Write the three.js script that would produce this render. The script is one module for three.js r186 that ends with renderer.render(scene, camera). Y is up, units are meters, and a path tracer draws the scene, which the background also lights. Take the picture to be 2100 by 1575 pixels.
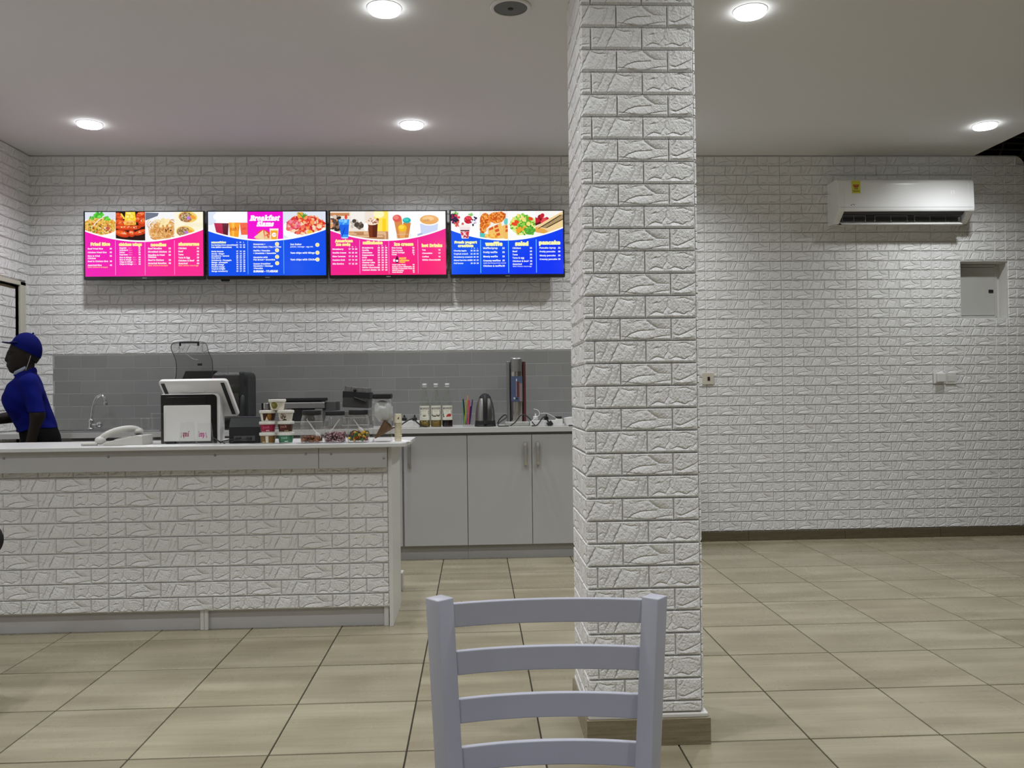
import * as THREE from 'three';
import { mergeGeometries, mergeVertices, toCreasedNormals } from 'three/addons/utils/BufferGeometryUtils.js';
import { RoundedBoxGeometry } from 'three/addons/geometries/RoundedBoxGeometry.js';
import { MarchingCubes } from 'three/addons/objects/MarchingCubes.js';
import { RectAreaLightUniformsLib } from 'three/addons/lights/RectAreaLightUniformsLib.js';

// ---------------------------------------------------------------- camera, light, exposure
const scene = new THREE.Scene();
scene.background = new THREE.Color(0x000000);
const camera = new THREE.PerspectiveCamera(49.15, 2100 / 1575, 0.05, 60);
camera.position.set(0, 1.2, 0);
camera.rotation.set(0.0100, -0.0434, -0.0121, 'YXZ');
const renderer = new THREE.WebGLRenderer({ antialias: true });
renderer.toneMapping = THREE.LinearToneMapping;
renderer.toneMappingExposure = 1.0;
renderer.shadowMap.enabled = true;
RectAreaLightUniformsLib.init();
const LAMP = { intensity: 6.6, angle: 1.28, penumbra: 1, color: new THREE.Color(0.97, 1.0, 1.03), glow: 7 };
const SCREEN_GLOW = 1.0;
// the ceiling lamps stand in four lines (x) and four rows (z)
const LAMP_X = [-2.61, -0.42, 1.375, 3.66], LAMP_Z = [-5.83, -4.07, -2.31, -0.55];  // last two rows are out of view, placed to light column and chair

// ---------------------------------------------------------------- helpers
let seedState = 7;
function rnd() { seedState = (seedState + 0x6d2b79f5) | 0; let t = Math.imul(seedState ^ (seedState >>> 15), 1 | seedState); t = (t + Math.imul(t ^ (t >>> 7), 61 | t)) ^ t; return ((t ^ (t >>> 14)) >>> 0) / 4294967296; }
const R = (a, b) => a + (b - a) * rnd();
const V = (x, y, z) => new THREE.Vector3(x, y, z);
const taken = {};
function numbered(n) { taken[n] = (taken[n] ?? -1) + 1; return taken[n] ? n + '_' + String(taken[n]).padStart(3, '0') : n; }
function std(color, roughness = 0.6, more = {}) { return new THREE.MeshStandardMaterial({ color, roughness, ...more }); }
function phys(color, roughness = 0.6, more = {}) { return new THREE.MeshPhysicalMaterial({ color, roughness, ...more }); }
const lin = (r, g, b) => new THREE.Color().setRGB(r, g, b);
function clean(g) {
  g = g.index ? g.toNonIndexed() : g;
  for (const k of Object.keys(g.attributes)) if (!['position', 'normal', 'uv'].includes(k)) g.deleteAttribute(k);
  if (!g.attributes.normal) g.computeVertexNormals();
  if (!g.attributes.uv) g.setAttribute('uv', new THREE.BufferAttribute(new Float32Array(g.attributes.position.count * 2), 2));
  return g;
}
function join(list) { return list.length === 1 ? list[0] : mergeGeometries(list.map(clean)); }
function obj(name, geo, mat, parent = scene) {
  const m = new THREE.Mesh(Array.isArray(geo) ? join(geo) : geo, mat);
  m.name = parent === scene ? numbered(name) : name;
  m.castShadow = m.receiveShadow = true;
  parent.add(m);
  return m;
}
function tag(o, label, category, group) { o.userData.label = label; o.userData.category = category; if (group) o.userData.group = group; return o; }
function struct(o, label) { o.userData.kind = 'structure'; if (label) o.userData.label = label; return o; }
function thing(name, label, category, [x, y, z] = [0, 0, 0], turn = 0, group) {
  const o = new THREE.Group(); o.name = numbered(name); scene.add(o);
  o.position.set(x, y, z); o.rotation.y = turn;
  return tag(o, label, category, group);
}
function box(w, h, d, x = 0, y = 0, z = 0, r = 0.003) {
  r = Math.min(r, w * 0.45, h * 0.45, d * 0.45);
  const g = r > 0 ? new RoundedBoxGeometry(w, h, d, r > 0.008 ? 3 : 1, r) : new THREE.BoxGeometry(w, h, d);
  return g.translate(x, y, z);
}
const bx = (x0, x1, y0, y1, z0, z1, r = 0.003) => box(x1 - x0, y1 - y0, z1 - z0, (x0 + x1) / 2, (y0 + y1) / 2, (z0 + z1) / 2, r);
const cyl = (r1, r2, h, x = 0, y = 0, z = 0, s = 24, open = false) => new THREE.CylinderGeometry(r1, r2, h, s, 1, open).translate(x, y, z);
const lathe = (pts, s = 32) => new THREE.LatheGeometry(pts.map(([r, y]) => new THREE.Vector2(Math.max(r, 0.0001), y)), s);
function tube(pts, r, seg = 24, rs = 8, closed = false) { return new THREE.TubeGeometry(new THREE.CatmullRomCurve3(pts.map((p) => V(...p)), closed, 'centripetal'), seg, r, rs, closed); }
function shapeOf(pts) { const s = new THREE.Shape(); pts.forEach(([x, y], i) => (i ? s.lineTo(x, y) : s.moveTo(x, y))); s.closePath(); return s; }
function ext(shape, depth, bevel = 0, more = {}) {
  return new THREE.ExtrudeGeometry(Array.isArray(shape) ? shapeOf(shape) : shape, { depth: depth - 2 * bevel, bevelEnabled: bevel > 0, bevelSize: bevel, bevelThickness: bevel, bevelOffset: -bevel, bevelSegments: 2, curveSegments: 10, ...more }).translate(0, 0, bevel);
}
function rrect(x0, y0, w, h, r) {
  const s = new THREE.Shape();
  const [a, b, c, d] = Array.isArray(r) ? r : [r, r, r, r]; // bottom-left, bottom-right, top-right, top-left
  s.moveTo(x0 + a, y0); s.lineTo(x0 + w - b, y0); s.quadraticCurveTo(x0 + w, y0, x0 + w, y0 + b);
  s.lineTo(x0 + w, y0 + h - c); s.quadraticCurveTo(x0 + w, y0 + h, x0 + w - c, y0 + h);
  s.lineTo(x0 + d, y0 + h); s.quadraticCurveTo(x0, y0 + h, x0, y0 + h - d);
  s.lineTo(x0, y0 + a); s.quadraticCurveTo(x0, y0, x0 + a, y0);
  return s;
}
const turned = (g, rx = 0, ry = 0, rz = 0) => g.rotateX(rx).rotateY(ry).rotateZ(rz);
function plane(w, h, x, y, z) { return new THREE.PlaneGeometry(w, h).translate(x, y, z); }

// value noise
const perm = new Float32Array(65536).map(() => rnd());
const hash = (x, y) => perm[(((x * 73856093) ^ (y * 19349663)) >>> 0) & 65535];
function vnoise(x, y, px = 0, py = 0) {
  let xi = Math.floor(x), yi = Math.floor(y); const fx = x - xi, fy = y - yi, u = fx * fx * (3 - 2 * fx), v = fy * fy * (3 - 2 * fy);
  const w = (i, p) => (p ? ((i % p) + p) % p : i);
  const a = hash(w(xi, px), w(yi, py)), b = hash(w(xi + 1, px), w(yi, py)), c = hash(w(xi, px), w(yi + 1, py)), d = hash(w(xi + 1, px), w(yi + 1, py));
  return a + (b - a) * u + (c - a) * v + (a - b - c + d) * u * v;
}
function dataTex(w, h, f, srgb = false) {
  const d = new Uint8Array(w * h * 4);
  for (let j = 0; j < h; j++) for (let i = 0; i < w; i++) {
    const c = f(i, j), k = (j * w + i) * 4;
    if (typeof c === 'number') d[k] = d[k + 1] = d[k + 2] = Math.max(0, Math.min(255, c * 255)); else for (let q = 0; q < 3; q++) d[k + q] = Math.max(0, Math.min(255, c[q]));
    d[k + 3] = 255;
  }
  const t = new THREE.DataTexture(d, w, h); t.wrapS = t.wrapT = THREE.RepeatWrapping; t.magFilter = THREE.LinearFilter; t.minFilter = THREE.LinearMipmapLinearFilter; t.generateMipmaps = true;
  if (srgb) t.colorSpace = THREE.SRGBColorSpace;
  t.needsUpdate = true; return t;
}
function canvasTex(w, h, draw) {
  const c = document.createElement('canvas'); c.width = w; c.height = h; draw(c.getContext('2d'), w, h);
  const t = new THREE.CanvasTexture(c); t.colorSpace = THREE.SRGBColorSpace; t.anisotropy = 8; return t;
}

// ---------------------------------------------------------------- brick cladding: relief of four brick faces (long crack, slanted strokes, pitted, half)
function reliefAtlas() {
  const N = 512, cells = [
    [[[.08, .08], [.22, .33], [.4, .45], [.66, .47]], -1, .5, .22, [[.48, .97], [.6, .72], [.72, .56], [.96, .5]], 1, .5, .18, [[0, .2], [.2, .14], [.5, .07], [.8, .2], [.96, .24]], -1, .45, .15, [[.28, .84], [.45, .9]], -1, .25, .1],
    [[[.1, .12], [.2, .5], [.27, .9]], 1, .3, .1, [[.3, .08], [.36, .4], [.48, .93]], -1, .55, .12, [[.5, .88], [.64, .78], [.78, .8]], -1, .32, .12, [[.7, .04], [.8, .5], [.84, .93]], 1, .3, .12, [[.86, .06], [.93, .5], [.97, .8]], 1, .25, .1, [[.05, .45], [.1, .52]], -1, .3, .1],
    [[[.08, .14], [.2, .28], [.34, .22]], -1, .5, .16, [[.34, .22], [.42, .5], [.45, .95]], -1, .3, .1, [[.45, .18], [.58, .28], [.74, .17], [.86, .32]], -1, .5, .18, [[.62, .85], [.75, .9], [.9, .75]], 1, .3, .1, [[.9, .3], [.97, .55]], -1, .3, .08, [[.15, .65], [.25, .7]], -1, .3, .12],
    [[[.08, .3], [.28, .22], [.6, .36], [.95, .58]], -1, .5, .2, [[.1, .62], [.3, .9]], 1, .25, .12, [[.1, .12], [.5, .1], [.9, .16]], -1, .3, .1],
  ];
  const aspect = [2.28, 2.28, 2.28, 1.14];
  return dataTex(2 * N, 2 * N, (i, j) => {
    const v = (i >= N ? 1 : 0) + (j >= N ? 2 : 0), A = aspect[v], X = ((i % N) + .5) / N * A, Y = ((j % N) + .5) / N;
    let h = 0.66 + 0.10 * (vnoise(X * 4 + v * 31, Y * 4) - .5) + 0.10 * (vnoise(X * 11 + v * 17, Y * 9) - .5) + 0.085 * (vnoise(X * 22, Y * 18 + v * 9) - .5) + 0.035 * (vnoise(X * 52, Y * 44 + v * 5) - .5);
    const L = cells[v];
    const wob = (vnoise(X * 14 + 5, Y * 14) - .5) * .06;
    for (let k = 0; k < L.length; k += 4) {
      const [pts, side, amp, w] = [L[k], L[k + 1], L[k + 2], L[k + 3]];
      let best = 9, sg = 1, end = 0;
      for (let s = 0; s + 1 < pts.length; s++) {
        const ax = pts[s][0] * A, ay = pts[s][1], dx = pts[s + 1][0] * A - ax, dy = pts[s + 1][1] - ay;
        let t = ((X - ax) * dx + (Y - ay) * dy) / (dx * dx + dy * dy); const tc = Math.max(0, Math.min(1, t));
        const ex = X - ax - tc * dx, ey = Y - ay - tc * dy, q = Math.hypot(ex, ey);
        if (q < best) { best = q; sg = Math.sign(dx * ey - dy * ex) || 1; end = (s + tc) / (pts.length - 1); }
      }
      const d = best * sg * side + wob * .4, fade = Math.sqrt(Math.max(0, Math.sin(Math.PI * Math.min(.97, Math.max(.03, end)))));
      h -= amp * fade * (d > 0 ? Math.exp(-d / (w * .55)) : Math.exp(d / .018));
    }
    return h;
  });
}
const brickRelief = reliefAtlas();
const brickMats = [[.82, .815, .805], [.84, .835, .825], [.83, .82, .815]].map((c) => std(lin(...c), 0.5, { bumpMap: brickRelief, bumpScale: 0.0145 }));
const foamBase = std(lin(.66, .65, .625), 0.6);
const brickCache = {};
function brickGeo(w, h, v, u0, u1, v0, v1) {
  const key = [w, h, v, u0, u1, v0, v1].map((q) => q.toFixed(4)).join();
  if (brickCache[key]) return brickCache[key];
  const g = 0.0004, cs = Math.min(.0052, w * .3), ct = Math.min(.0032, h * .25), cb = Math.min(.0085, h * .22), gb = .0005, D = 0.0115, S = .0035, pos = [], uv = [];
  const o = [[g, gb], [w - g, gb], [w - g, h - g], [g, h - g]], n = o.map(([x, y]) => [x + (x < w / 2 ? cs : -cs), y + (y < h / 2 ? cb : -ct)]);
  const P = (q, z) => { pos.push(q[0], q[1], z); const a = u0 + (u1 - u0) * Math.max(0, Math.min(1, q[0] / w)), b = v0 + (v1 - v0) * Math.max(0, Math.min(1, q[1] / h)); uv.push((v % 2) * .5 + (.01 + .98 * a) * .5, (v > 1 ? .5 : 0) + (.01 + .98 * b) * .5); };
  const quad = (a, za, b, zb, cc, zc, d, zd) => { P(a, za); P(b, zb); P(cc, zc); P(a, za); P(cc, zc); P(d, zd); };
  quad(n[0], D, n[1], D, n[2], D, n[3], D);
  for (let i = 0; i < 4; i++) { const k = (i + 1) % 4, z = i ? S : 0; quad(o[i], z, o[k], z, n[k], D, n[i], D); }
  P(o[0], S); P(o[0], 0); P(n[0], D); P(o[1], 0); P(o[1], S); P(n[1], D);
  const ge = new THREE.BufferGeometry(); ge.setAttribute('position', new THREE.Float32BufferAttribute(pos, 3)); ge.setAttribute('uv', new THREE.Float32BufferAttribute(uv, 2)); ge.computeVertexNormals();
  return (brickCache[key] = ge);
}
function layBricks({ x0, x1, y0, y1, ox, oy, P = 0.614, row = 0.0767, holes = [] }) {
  const L = P / 3.5, out = [];
  const A = [[0, .5, 3], [.5, 1.5, 0], [1.5, 2.5, 1], [2.5, 3.5, 2]], B = [[0, 1, 2], [1, 2, 1], [2, 3, 0], [3, 3.5, 3]];
  for (let k = Math.floor((y0 - oy) / row); k < (y1 - oy) / row; k++) for (let p = Math.floor((x0 - ox) / P); p < (x1 - ox) / P; p++)
    for (const [a, b, v] of ((k % 2) + 2) % 2 ? B : A) {
      const full = [ox + p * P + a * L, ox + p * P + b * L, oy + k * row, oy + (k + 1) * row];
      let parts = [[Math.max(full[0], x0), Math.min(full[1], x1), Math.max(full[2], y0), Math.min(full[3], y1)]];
      for (const [hx0, hx1, hy0, hy1] of holes) parts = parts.flatMap((r) => {
        if (r[1] <= hx0 || r[0] >= hx1 || r[3] <= hy0 || r[2] >= hy1) return [r];
        const q = [];
        if (r[0] < hx0) q.push([r[0], hx0, r[2], r[3]]); if (r[1] > hx1) q.push([hx1, r[1], r[2], r[3]]);
        const cx0 = Math.max(r[0], hx0), cx1 = Math.min(r[1], hx1);
        if (r[2] < hy0) q.push([cx0, cx1, r[2], hy0]); if (r[3] > hy1) q.push([cx0, cx1, hy1, r[3]]);
        return q;
      });
      for (const r of parts) if (r[1] - r[0] > .007 && r[3] - r[2] > .007) {
        const fu = (x) => (x - full[0]) / (full[1] - full[0]), fv = (y) => (y - full[2]) / (full[3] - full[2]);
        out.push({ x: r[0], y: r[2], w: r[1] - r[0], h: r[3] - r[2], v, u: [fu(r[0]), fu(r[1]), fv(r[2]), fv(r[3])] });
      }
    }
  return out;
}
// single: how many bricks become meshes of their own; rank(brick) sorts them (smaller first)
function clad(parent, bricks, z, single = 300, rank = null) {
  if (rank) bricks = bricks.map((b) => [rank(b), b]).sort((a, b) => a[0] - b[0]).map((q) => q[1]);
  const rest = [];
  bricks.forEach((b, i) => {
    const g = brickGeo(b.w, b.h, b.v, ...b.u);
    if (i < single) { const m = obj('brick', g, brickMats[Math.floor(rnd() * 3)], parent); m.position.set(b.x, b.y, z); }
    else rest.push(g.clone().translate(b.x, b.y, z));
  });
  if (rest.length) obj('brick_field', rest, brickMats[0], parent).userData.kind = 'stuff';
}

// ---------------------------------------------------------------- common materials
const M = {
  paint: std(lin(.75, .745, .735), 0.8),
  plaster: std(lin(.68, .665, .63), 0.7),
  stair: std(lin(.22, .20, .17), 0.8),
  white: std(lin(.74, .73, .71), 0.4),
  whiteGloss: phys(lin(.86, .86, .85), 0.22, { clearcoat: 0.6, clearcoatRoughness: 0.08 }),
  board: std(lin(.51, .50, .505), 0.35),
  boardEdge: std(lin(.5, .5, .5), 0.5),
  black: std(lin(.008, .008, .009), 0.6),
  blackGloss: phys(lin(.008, .008, .009), 0.15, { clearcoat: 0.7, clearcoatRoughness: 0.05 }),
  steel: std(lin(.55, .54, .52), 0.25, { metalness: 1 }),
  steelDull: std(lin(.36, .36, .36), 0.42, { metalness: 1 }),
  chrome: std(lin(.72, .72, .72), 0.08, { metalness: 1 }),
  glass: phys(0xffffff, 0.02, { transmission: 1, thickness: 0, ior: 1.45 }),
  cableBlack: std(lin(.012, .012, .012), 0.5),
  cableWhite: std(lin(.7, .7, .68), 0.5),
};

// ---------------------------------------------------------------- floor
const TILE = 0.4592, TX = 1.1322, TZ = -3.764;
const floorTex = dataTex(1024, 1024, (i, j) => {
  const x = i / 1024, y = j / 1024;
  const band = vnoise(x * 3, y * 34, 3, 34), fine = vnoise(x * 10, y * 150, 10, 150), cl = vnoise(x * 6 + 3, y * 16 + 7, 6, 16), hair = vnoise(x * 5 + 9, y * 240, 5, 240), sp = vnoise(x * 120, y * 320, 120, 320);
  const bl = vnoise(x * 9 + 2, y * 11 + 4, 9, 11);
  let t = 0.34 * band + 0.16 * fine + 0.25 * cl + .25 * bl; t = (t - .5) * 1.5 + .5;
  const dk = Math.max(0, .25 - hair) * .5 * cl + Math.max(0, .16 - sp) * .25;
  return [170 - 36 * (1 - t) - 140 * dk, 162 - 37 * (1 - t) - 140 * dk, 139 - 37 * (1 - t) - 125 * dk];
}, true);
const floorRough = dataTex(256, 256, (i, j) => 0.20 + 0.12 * vnoise(i / 16, j / 60, 16, 0) + .06 * vnoise(i / 3, j / 8));
const floorMats = [[1, 1, 1], [.95, .94, .91], [.97, .975, .97], [.9, .895, .88]].map((c) => std(lin(...c), 1, { map: floorTex, roughnessMap: floorRough }));
{
  const floor = new THREE.Group(); floor.name = 'floor'; scene.add(floor); struct(floor, 'glossy beige travertine tile floor');
  obj('screed', bx(-3.7, 6.7, -.16, -.004, -11.3, 4.2, 0), std(lin(.028, .023, .016), .9), floor);
  const geos = [];
  for (let k = 0; k < 16; k++) {
    const s = TILE - 0.0048, c = .001, pos = [], uv = [], ou = rnd(), ov = rnd();
    const t = TILE - .0068, o = [[0, 0], [s, 0], [s, -t], [0, -t]], n = [[c, -c], [s - c, -c], [s - c, -t + c], [c, -t + c]];
    const P = (q, y) => { pos.push(q[0], y, q[1]); uv.push(ou + q[0] / 1.5, ov - q[1] / 1.5); };
    const quad = (a, ya, b, yb, d, yd, e, ye) => { P(a, ya); P(b, yb); P(d, yd); P(a, ya); P(d, yd); P(e, ye); };
    quad(n[0], 0, n[1], 0, n[2], 0, n[3], 0);
    for (let i = 0; i < 4; i++) { const q = (i + 1) % 4; quad(o[i], -.003, o[q], -.003, n[q], 0, n[i], 0); }
    const g = new THREE.BufferGeometry(); g.setAttribute('position', new THREE.Float32BufferAttribute(pos, 3)); g.setAttribute('uv', new THREE.Float32BufferAttribute(uv, 2)); g.computeVertexNormals(); geos.push(g);
  }
  const cells = [];
  for (let i = -10; i < 12; i++) for (let j = -7; j < 17; j++) { const x = TX + i * TILE, z = TZ - (j - 9) * TILE; cells.push([x, z]); }
  const seen = ([x, z]) => z < -1.4 && z > -6.9 && Math.abs((x + .23) / -z - .045) < .72 && !(x < -.6 && z < -4.5);
  const near = cells.filter(seen).sort((a, b) => b[1] - a[1]), rest = cells.filter((c) => !seen(c));
  near.forEach(([x, z], i) => { const m = obj('tile', geos[Math.floor(rnd() * 16)], floorMats[Math.floor(rnd() * 4)], floor); m.position.set(x + .0024, 0, z - .0024); });
  obj('tile_field', rest.map(([x, z]) => geos[Math.floor(rnd() * 16)].clone().translate(x + .0024, 0, z - .0024)), floorMats[0], floor).userData.kind = 'stuff';
}

// ---------------------------------------------------------------- ceiling and room shell
const CEIL = 3.07;
{
  const ceil = new THREE.Group(); ceil.name = 'ceiling'; scene.add(ceil); struct(ceil, 'smooth painted ceiling with a straight open edge');
  obj('slab', [bx(-3.7, 4.05, CEIL, CEIL + .14, -6.82, 4.2, 0)], M.paint, ceil);
  obj('shading_upper_slab', [bx(3.9, 6.7, 3.95, 4.1, -11.3, 4.2, 0), bx(3.9, 4.05, CEIL + .14, 3.95, -11.3, 4.2, 0)], M.stair, ceil);  // upper slab over the void, set low to keep it dark
  obj('added_shade_slab', bx(3.75, 6.7, 2.72, 2.9, -11.3, -6.83, 0), M.stair, ceil);  // added slab, blocks floor bounce so the void stays dark
  const wr = obj('wall_right', bx(6.5, 6.65, 0, 4.1, -11.3, 4.2, 0), M.stair); struct(wr, 'plain side wall beyond the open ceiling edge');
  const wf = obj('wall_front', bx(-3.7, 6.7, 0, 4.1, 4.05, 4.2, 0), M.plaster); struct(wf, 'plain wall opposite the counter');
  const wd = obj('wall_stairwell', [bx(3.75, 6.7, 0, 4.1, -11.3, -11.15, 0), bx(3.75, 3.9, 0, 4.1, -11.3, -6.82, 0)], M.stair); struct(wd, 'unlit stairwell wall behind the end of the brick wall');  // set far back so the void behind the wall stays dark
}

// back wall: brick cladding with a recess for the electrical panel
const WZ = -6.612;
const REC = [3.925, 4.309, 1.756, 2.207];
{
  const wall = new THREE.Group(); wall.name = 'wall_back'; scene.add(wall); struct(wall, 'white embossed brick clad wall');
  const s = new THREE.Shape(); s.moveTo(-3.7, 0); s.lineTo(4.47, 0); s.lineTo(4.47, 2.98); s.quadraticCurveTo(4.465, 3.07, 4.37, 3.072); s.lineTo(4.05, 3.072); s.lineTo(-3.7, 3.072); s.closePath();
  const h = new THREE.Path(); h.moveTo(REC[0], REC[2]); h.lineTo(REC[0], REC[3]); h.lineTo(REC[1], REC[3]); h.lineTo(REC[1], REC[2]); h.closePath(); s.holes.push(h);
  obj('backing', ext(s, .2).translate(0, 0, WZ - .2), foamBase, wall);
  obj('recess_back', bx(REC[0] - .02, REC[1] + .02, REC[2] - .02, REC[3] + .02, WZ - .16, WZ - .11, 0), M.plaster, wall);
  const bricks = layBricks({ x0: -3.42, x1: 4.462, y0: .07, y1: 3.07, ox: 2.451, oy: 1.453, holes: [[-3.245, 1.36, -1, 1.53], [REC[0] - .004, REC[1] + .004, REC[2] - .004, REC[3] + .004], [4.40, 5, 3.0, 4]] });
  // the bricks that show largest: nearest to the camera and not behind screens, column or air conditioner
  const hidden = (b) => { const x = b.x + b.w / 2, y = b.y + b.h / 2; return (x > .72 && x < 1.86) || (x > -3.0 && x < .74 && y > 2.06 && y < 2.66) || (x > 2.8 && x < 3.98 && y > 2.45 && y < 2.9); };
  clad(wall, bricks, WZ, 300, (b) => (hidden(b) ? 100 : 0) + (b.w * b.h < .005 ? 20 : 0) + Math.hypot(b.x, b.y - 1.2));
}
// left wall with a brick clad door
const DOOR = { z0: -6.45, z1: -5.62, y: 2.05 };
{
  const wall = new THREE.Group(); wall.name = 'wall_left'; scene.add(wall); struct(wall, 'white embossed brick side wall with a clad door');
  wall.position.set(-3.42, 0, 0); wall.rotation.y = Math.PI / 2; // local x runs along -z, local z points into the room
  const L = (z) => -z;
  obj('backing', [bx(L(-5.62), L(-6.82), DOOR.y, CEIL + .14, -.2, 0, 0), bx(L(DOOR.z0), L(-6.82), 0, DOOR.y, -.2, 0, 0), bx(L(4.2), L(DOOR.z1), 0, CEIL + .14, -.2, 0, 0), bx(L(DOOR.z1), L(DOOR.z0), 0, DOOR.y, -.2, -.06, 0)], foamBase, wall);
  const bricks = layBricks({ x0: L(-3.2), x1: L(-6.605), y0: .07, y1: 3.07, ox: 6.05, oy: 1.453, holes: [[L(DOOR.z1) - .07, L(DOOR.z0) + .085, -1, DOOR.y + .035]] });
  clad(wall, bricks, 0, 170, (b) => -b.x);
}
{
  const d = new THREE.Group(); d.name = 'door_1'; scene.add(d); struct(d, 'brick clad side door in a cream frame');
  d.position.set(-3.42, 0, 0); d.rotation.y = Math.PI / 2;
  const a = -DOOR.z1, b = -DOOR.z0, cream = std(lin(.60, .57, .48), .5);
  obj('frame', [bx(b, b + .075, 0, DOOR.y + .03, -.05, .016, .003), bx(a - .06, b + .075, DOOR.y, DOOR.y + .03, -.05, .016, .003), bx(a - .06, a, 0, DOOR.y, -.05, .016, .003)], cream, d);
  obj('leaf', bx(a + .004, b - .005, .01, DOOR.y - .014, -.055, -.018, .002), std(lin(.20, .16, .075), .6), d);
  clad(d, layBricks({ x0: a + .006, x1: b - .024, y0: .02, y1: DOOR.y - .03, ox: 6.05, oy: 1.415 }), -.018, 140, (q) => -q.x);
}
// baseboard along the back wall
{
  const bb = new THREE.Group(); bb.name = 'baseboard_back'; scene.add(bb); struct(bb, 'taupe tile baseboard under the brick wall');
  const bt = std(lin(.36, .33, .29), 1, { map: floorTex, roughnessMap: floorRough });
  for (let x = 1.37; x < 4.4; x += .78) obj('tile', bx(x + .001, Math.min(x + .779, 4.46), 0, .074, WZ, WZ + .026, .002), bt, bb);
}
// grey wall tiles behind the back counter
{
  const sp = new THREE.Group(); sp.name = 'tile_backsplash'; scene.add(sp); struct(sp, 'grey glazed wall tiles above the back worktop');
  obj('grout', bx(-3.242, 1.357, .945, 1.523, WZ - .002, WZ + .0078, 0), std(lin(.46, .46, .445), .8), sp);
  const tm = [[.245, .245, .238], [.257, .257, .249], [.236, .236, .229], [.25, .248, .243]].map((c) => std(lin(...c), .3)), W = .2005, H = .0975, cache = {};
  for (let k = 0; k < 7; k++) {
    const y1 = 1.524 - k * H, y0 = Math.max(.945, y1 - H); if (y1 - y0 < .01) break;
    const off = k % 2 ? -.525 : -.428;
    for (let i = -16; i < 12; i++) {
      const x0 = Math.max(-3.243, off + i * W), x1 = Math.min(1.358, off + (i + 1) * W); if (x1 - x0 < .012) continue;
      const key = (x1 - x0).toFixed(3) + (y1 - y0).toFixed(3);
      cache[key] ??= bx(0, x1 - x0 - .0015, 0, y1 - y0 - .0035, 0, .0078, .0006);
      obj('tile', cache[key], tm[Math.floor(rnd() * 4)], sp).position.set(x0 + .00075, y0 + .00175, WZ + .001);
    }
  }
}

// ---------------------------------------------------------------- column
{
  const col = new THREE.Group(); col.name = 'column'; scene.add(col); struct(col, 'square column clad in white embossed brick');
  const x0 = .382, x1 = .7555, z0 = -3.235, z1 = -2.845;
  obj('core', bx(x0, x1, 0, CEIL, z0, z1, 0), foamBase, col);
  const face = (bricks, place) => bricks.forEach((b) => { const m = obj('brick', brickGeo(b.w, b.h, b.v, ...b.u), brickMats[Math.floor(rnd() * 3)], col); place(m, b); });
  const row = .0766, oy = 1.523 - row;
  face(layBricks({ x0: x0 - .0112, x1: .760, y0: .105, y1: CEIL, ox: .757, oy, row }), (m, b) => m.position.set(b.x, b.y, z1));
  // side faces and rear: local u runs along the face
  face(layBricks({ x0: 0, x1: z1 - z0, y0: .105, y1: CEIL, ox: -.08, oy, row }), (m, b) => { m.rotation.y = -Math.PI / 2; m.position.set(x0, b.y, z0 + b.x); });
  const rest = [];
  for (const b of layBricks({ x0: 0, x1: z1 - z0, y0: .105, y1: CEIL, ox: .2, oy, row })) rest.push(brickGeo(b.w, b.h, b.v, ...b.u).clone().rotateY(Math.PI / 2).translate(x1, b.y, z1 - b.x));
  for (const b of layBricks({ x0: 0, x1: x1 - x0, y0: .105, y1: CEIL, ox: .1, oy, row })) rest.push(brickGeo(b.w, b.h, b.v, ...b.u).clone().rotateY(Math.PI).translate(x1 - b.x, b.y, z0));
  obj('brick_field', rest, brickMats[1], col).userData.kind = 'stuff';
  obj('plaster_ledge', bx(x0 - .014, x1 + .022, .088, .106, z0 - .014, z1 + .014, .006), M.plaster, col);
  const bt = std(lin(.75, .71, .66), 1, { map: floorTex, roughnessMap: floorRough });
  obj('skirting_tile', bx(x0 - .02, x1 + .028, 0, .09, z1, z1 + .02, .0015), bt, col);
  obj('skirting_tile', bx(x0 - .02, x0, 0, .09, z0 - .02, z1 - .001, .0015), bt, col);
  obj('skirting_tile', bx(x1 + .008, x1 + .028, 0, .09, z0 - .02, z1 - .001, .0015), bt, col);
  obj('skirting_tile', bx(x0 + .001, x1 - .001, 0, .09, z0 - .02, z0, .0015), bt, col);
}

// ---------------------------------------------------------------- ceiling lamps and speaker
const lampRim = lathe([[.077, 0], [.084, 0], [.084, -.002], [.0775, -.003]], 40);
const lampFace = lathe([[.0768, -.001], [.0768, -.016], [.073, -.021], [.06, -.0225], [.03, -.024], [0, -.024]], 40);
const lampRimMat = std(lin(.75, .75, .74), .5);
const lampGlow = std(0x000000, .5, { emissive: LAMP.color, emissiveIntensity: LAMP.glow });
const rowWords = ['near the brick wall behind the counter', 'above the counter', 'out of view over the hall, lighting the column front', 'out of view over the hall, lighting the chair and column'];
LAMP_Z.forEach((z, j) => LAMP_X.forEach((x, i) => {
  const where = j === 0 ? ['above the pink screen beside the side door', 'above the gap between second and third menu screens', 'behind the brick column', 'above the air conditioner'][i]
    : j === 1 ? ['out of view above the left end of the counter', 'above the counter, beside the ceiling speaker', 'in the ceiling beyond the column from the speaker', 'out of view by the open ceiling edge'][i] : rowWords[j];
  const l = thing('ceiling_lamp', 'round white ceiling lamp ' + where.replace('left end', 'worker end'), 'ceiling lamp', [x, CEIL, z], 0, j > 1 ? 'lamps ' + rowWords[j] : 'round ceiling lamps');
  obj('rim', lampRim, lampRimMat, l); obj('diffuser', lampFace, lampGlow, l);
  const a = new THREE.SpotLight(LAMP.color, LAMP.intensity, 0, LAMP.angle, LAMP.penumbra, 2); a.name = 'lamp'; a.position.set(x, CEIL - .014, z); a.target.position.set(x, 0, z); a.shadow.radius = 2.6; a.castShadow = true; scene.add(a, a.target);
}));
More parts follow.
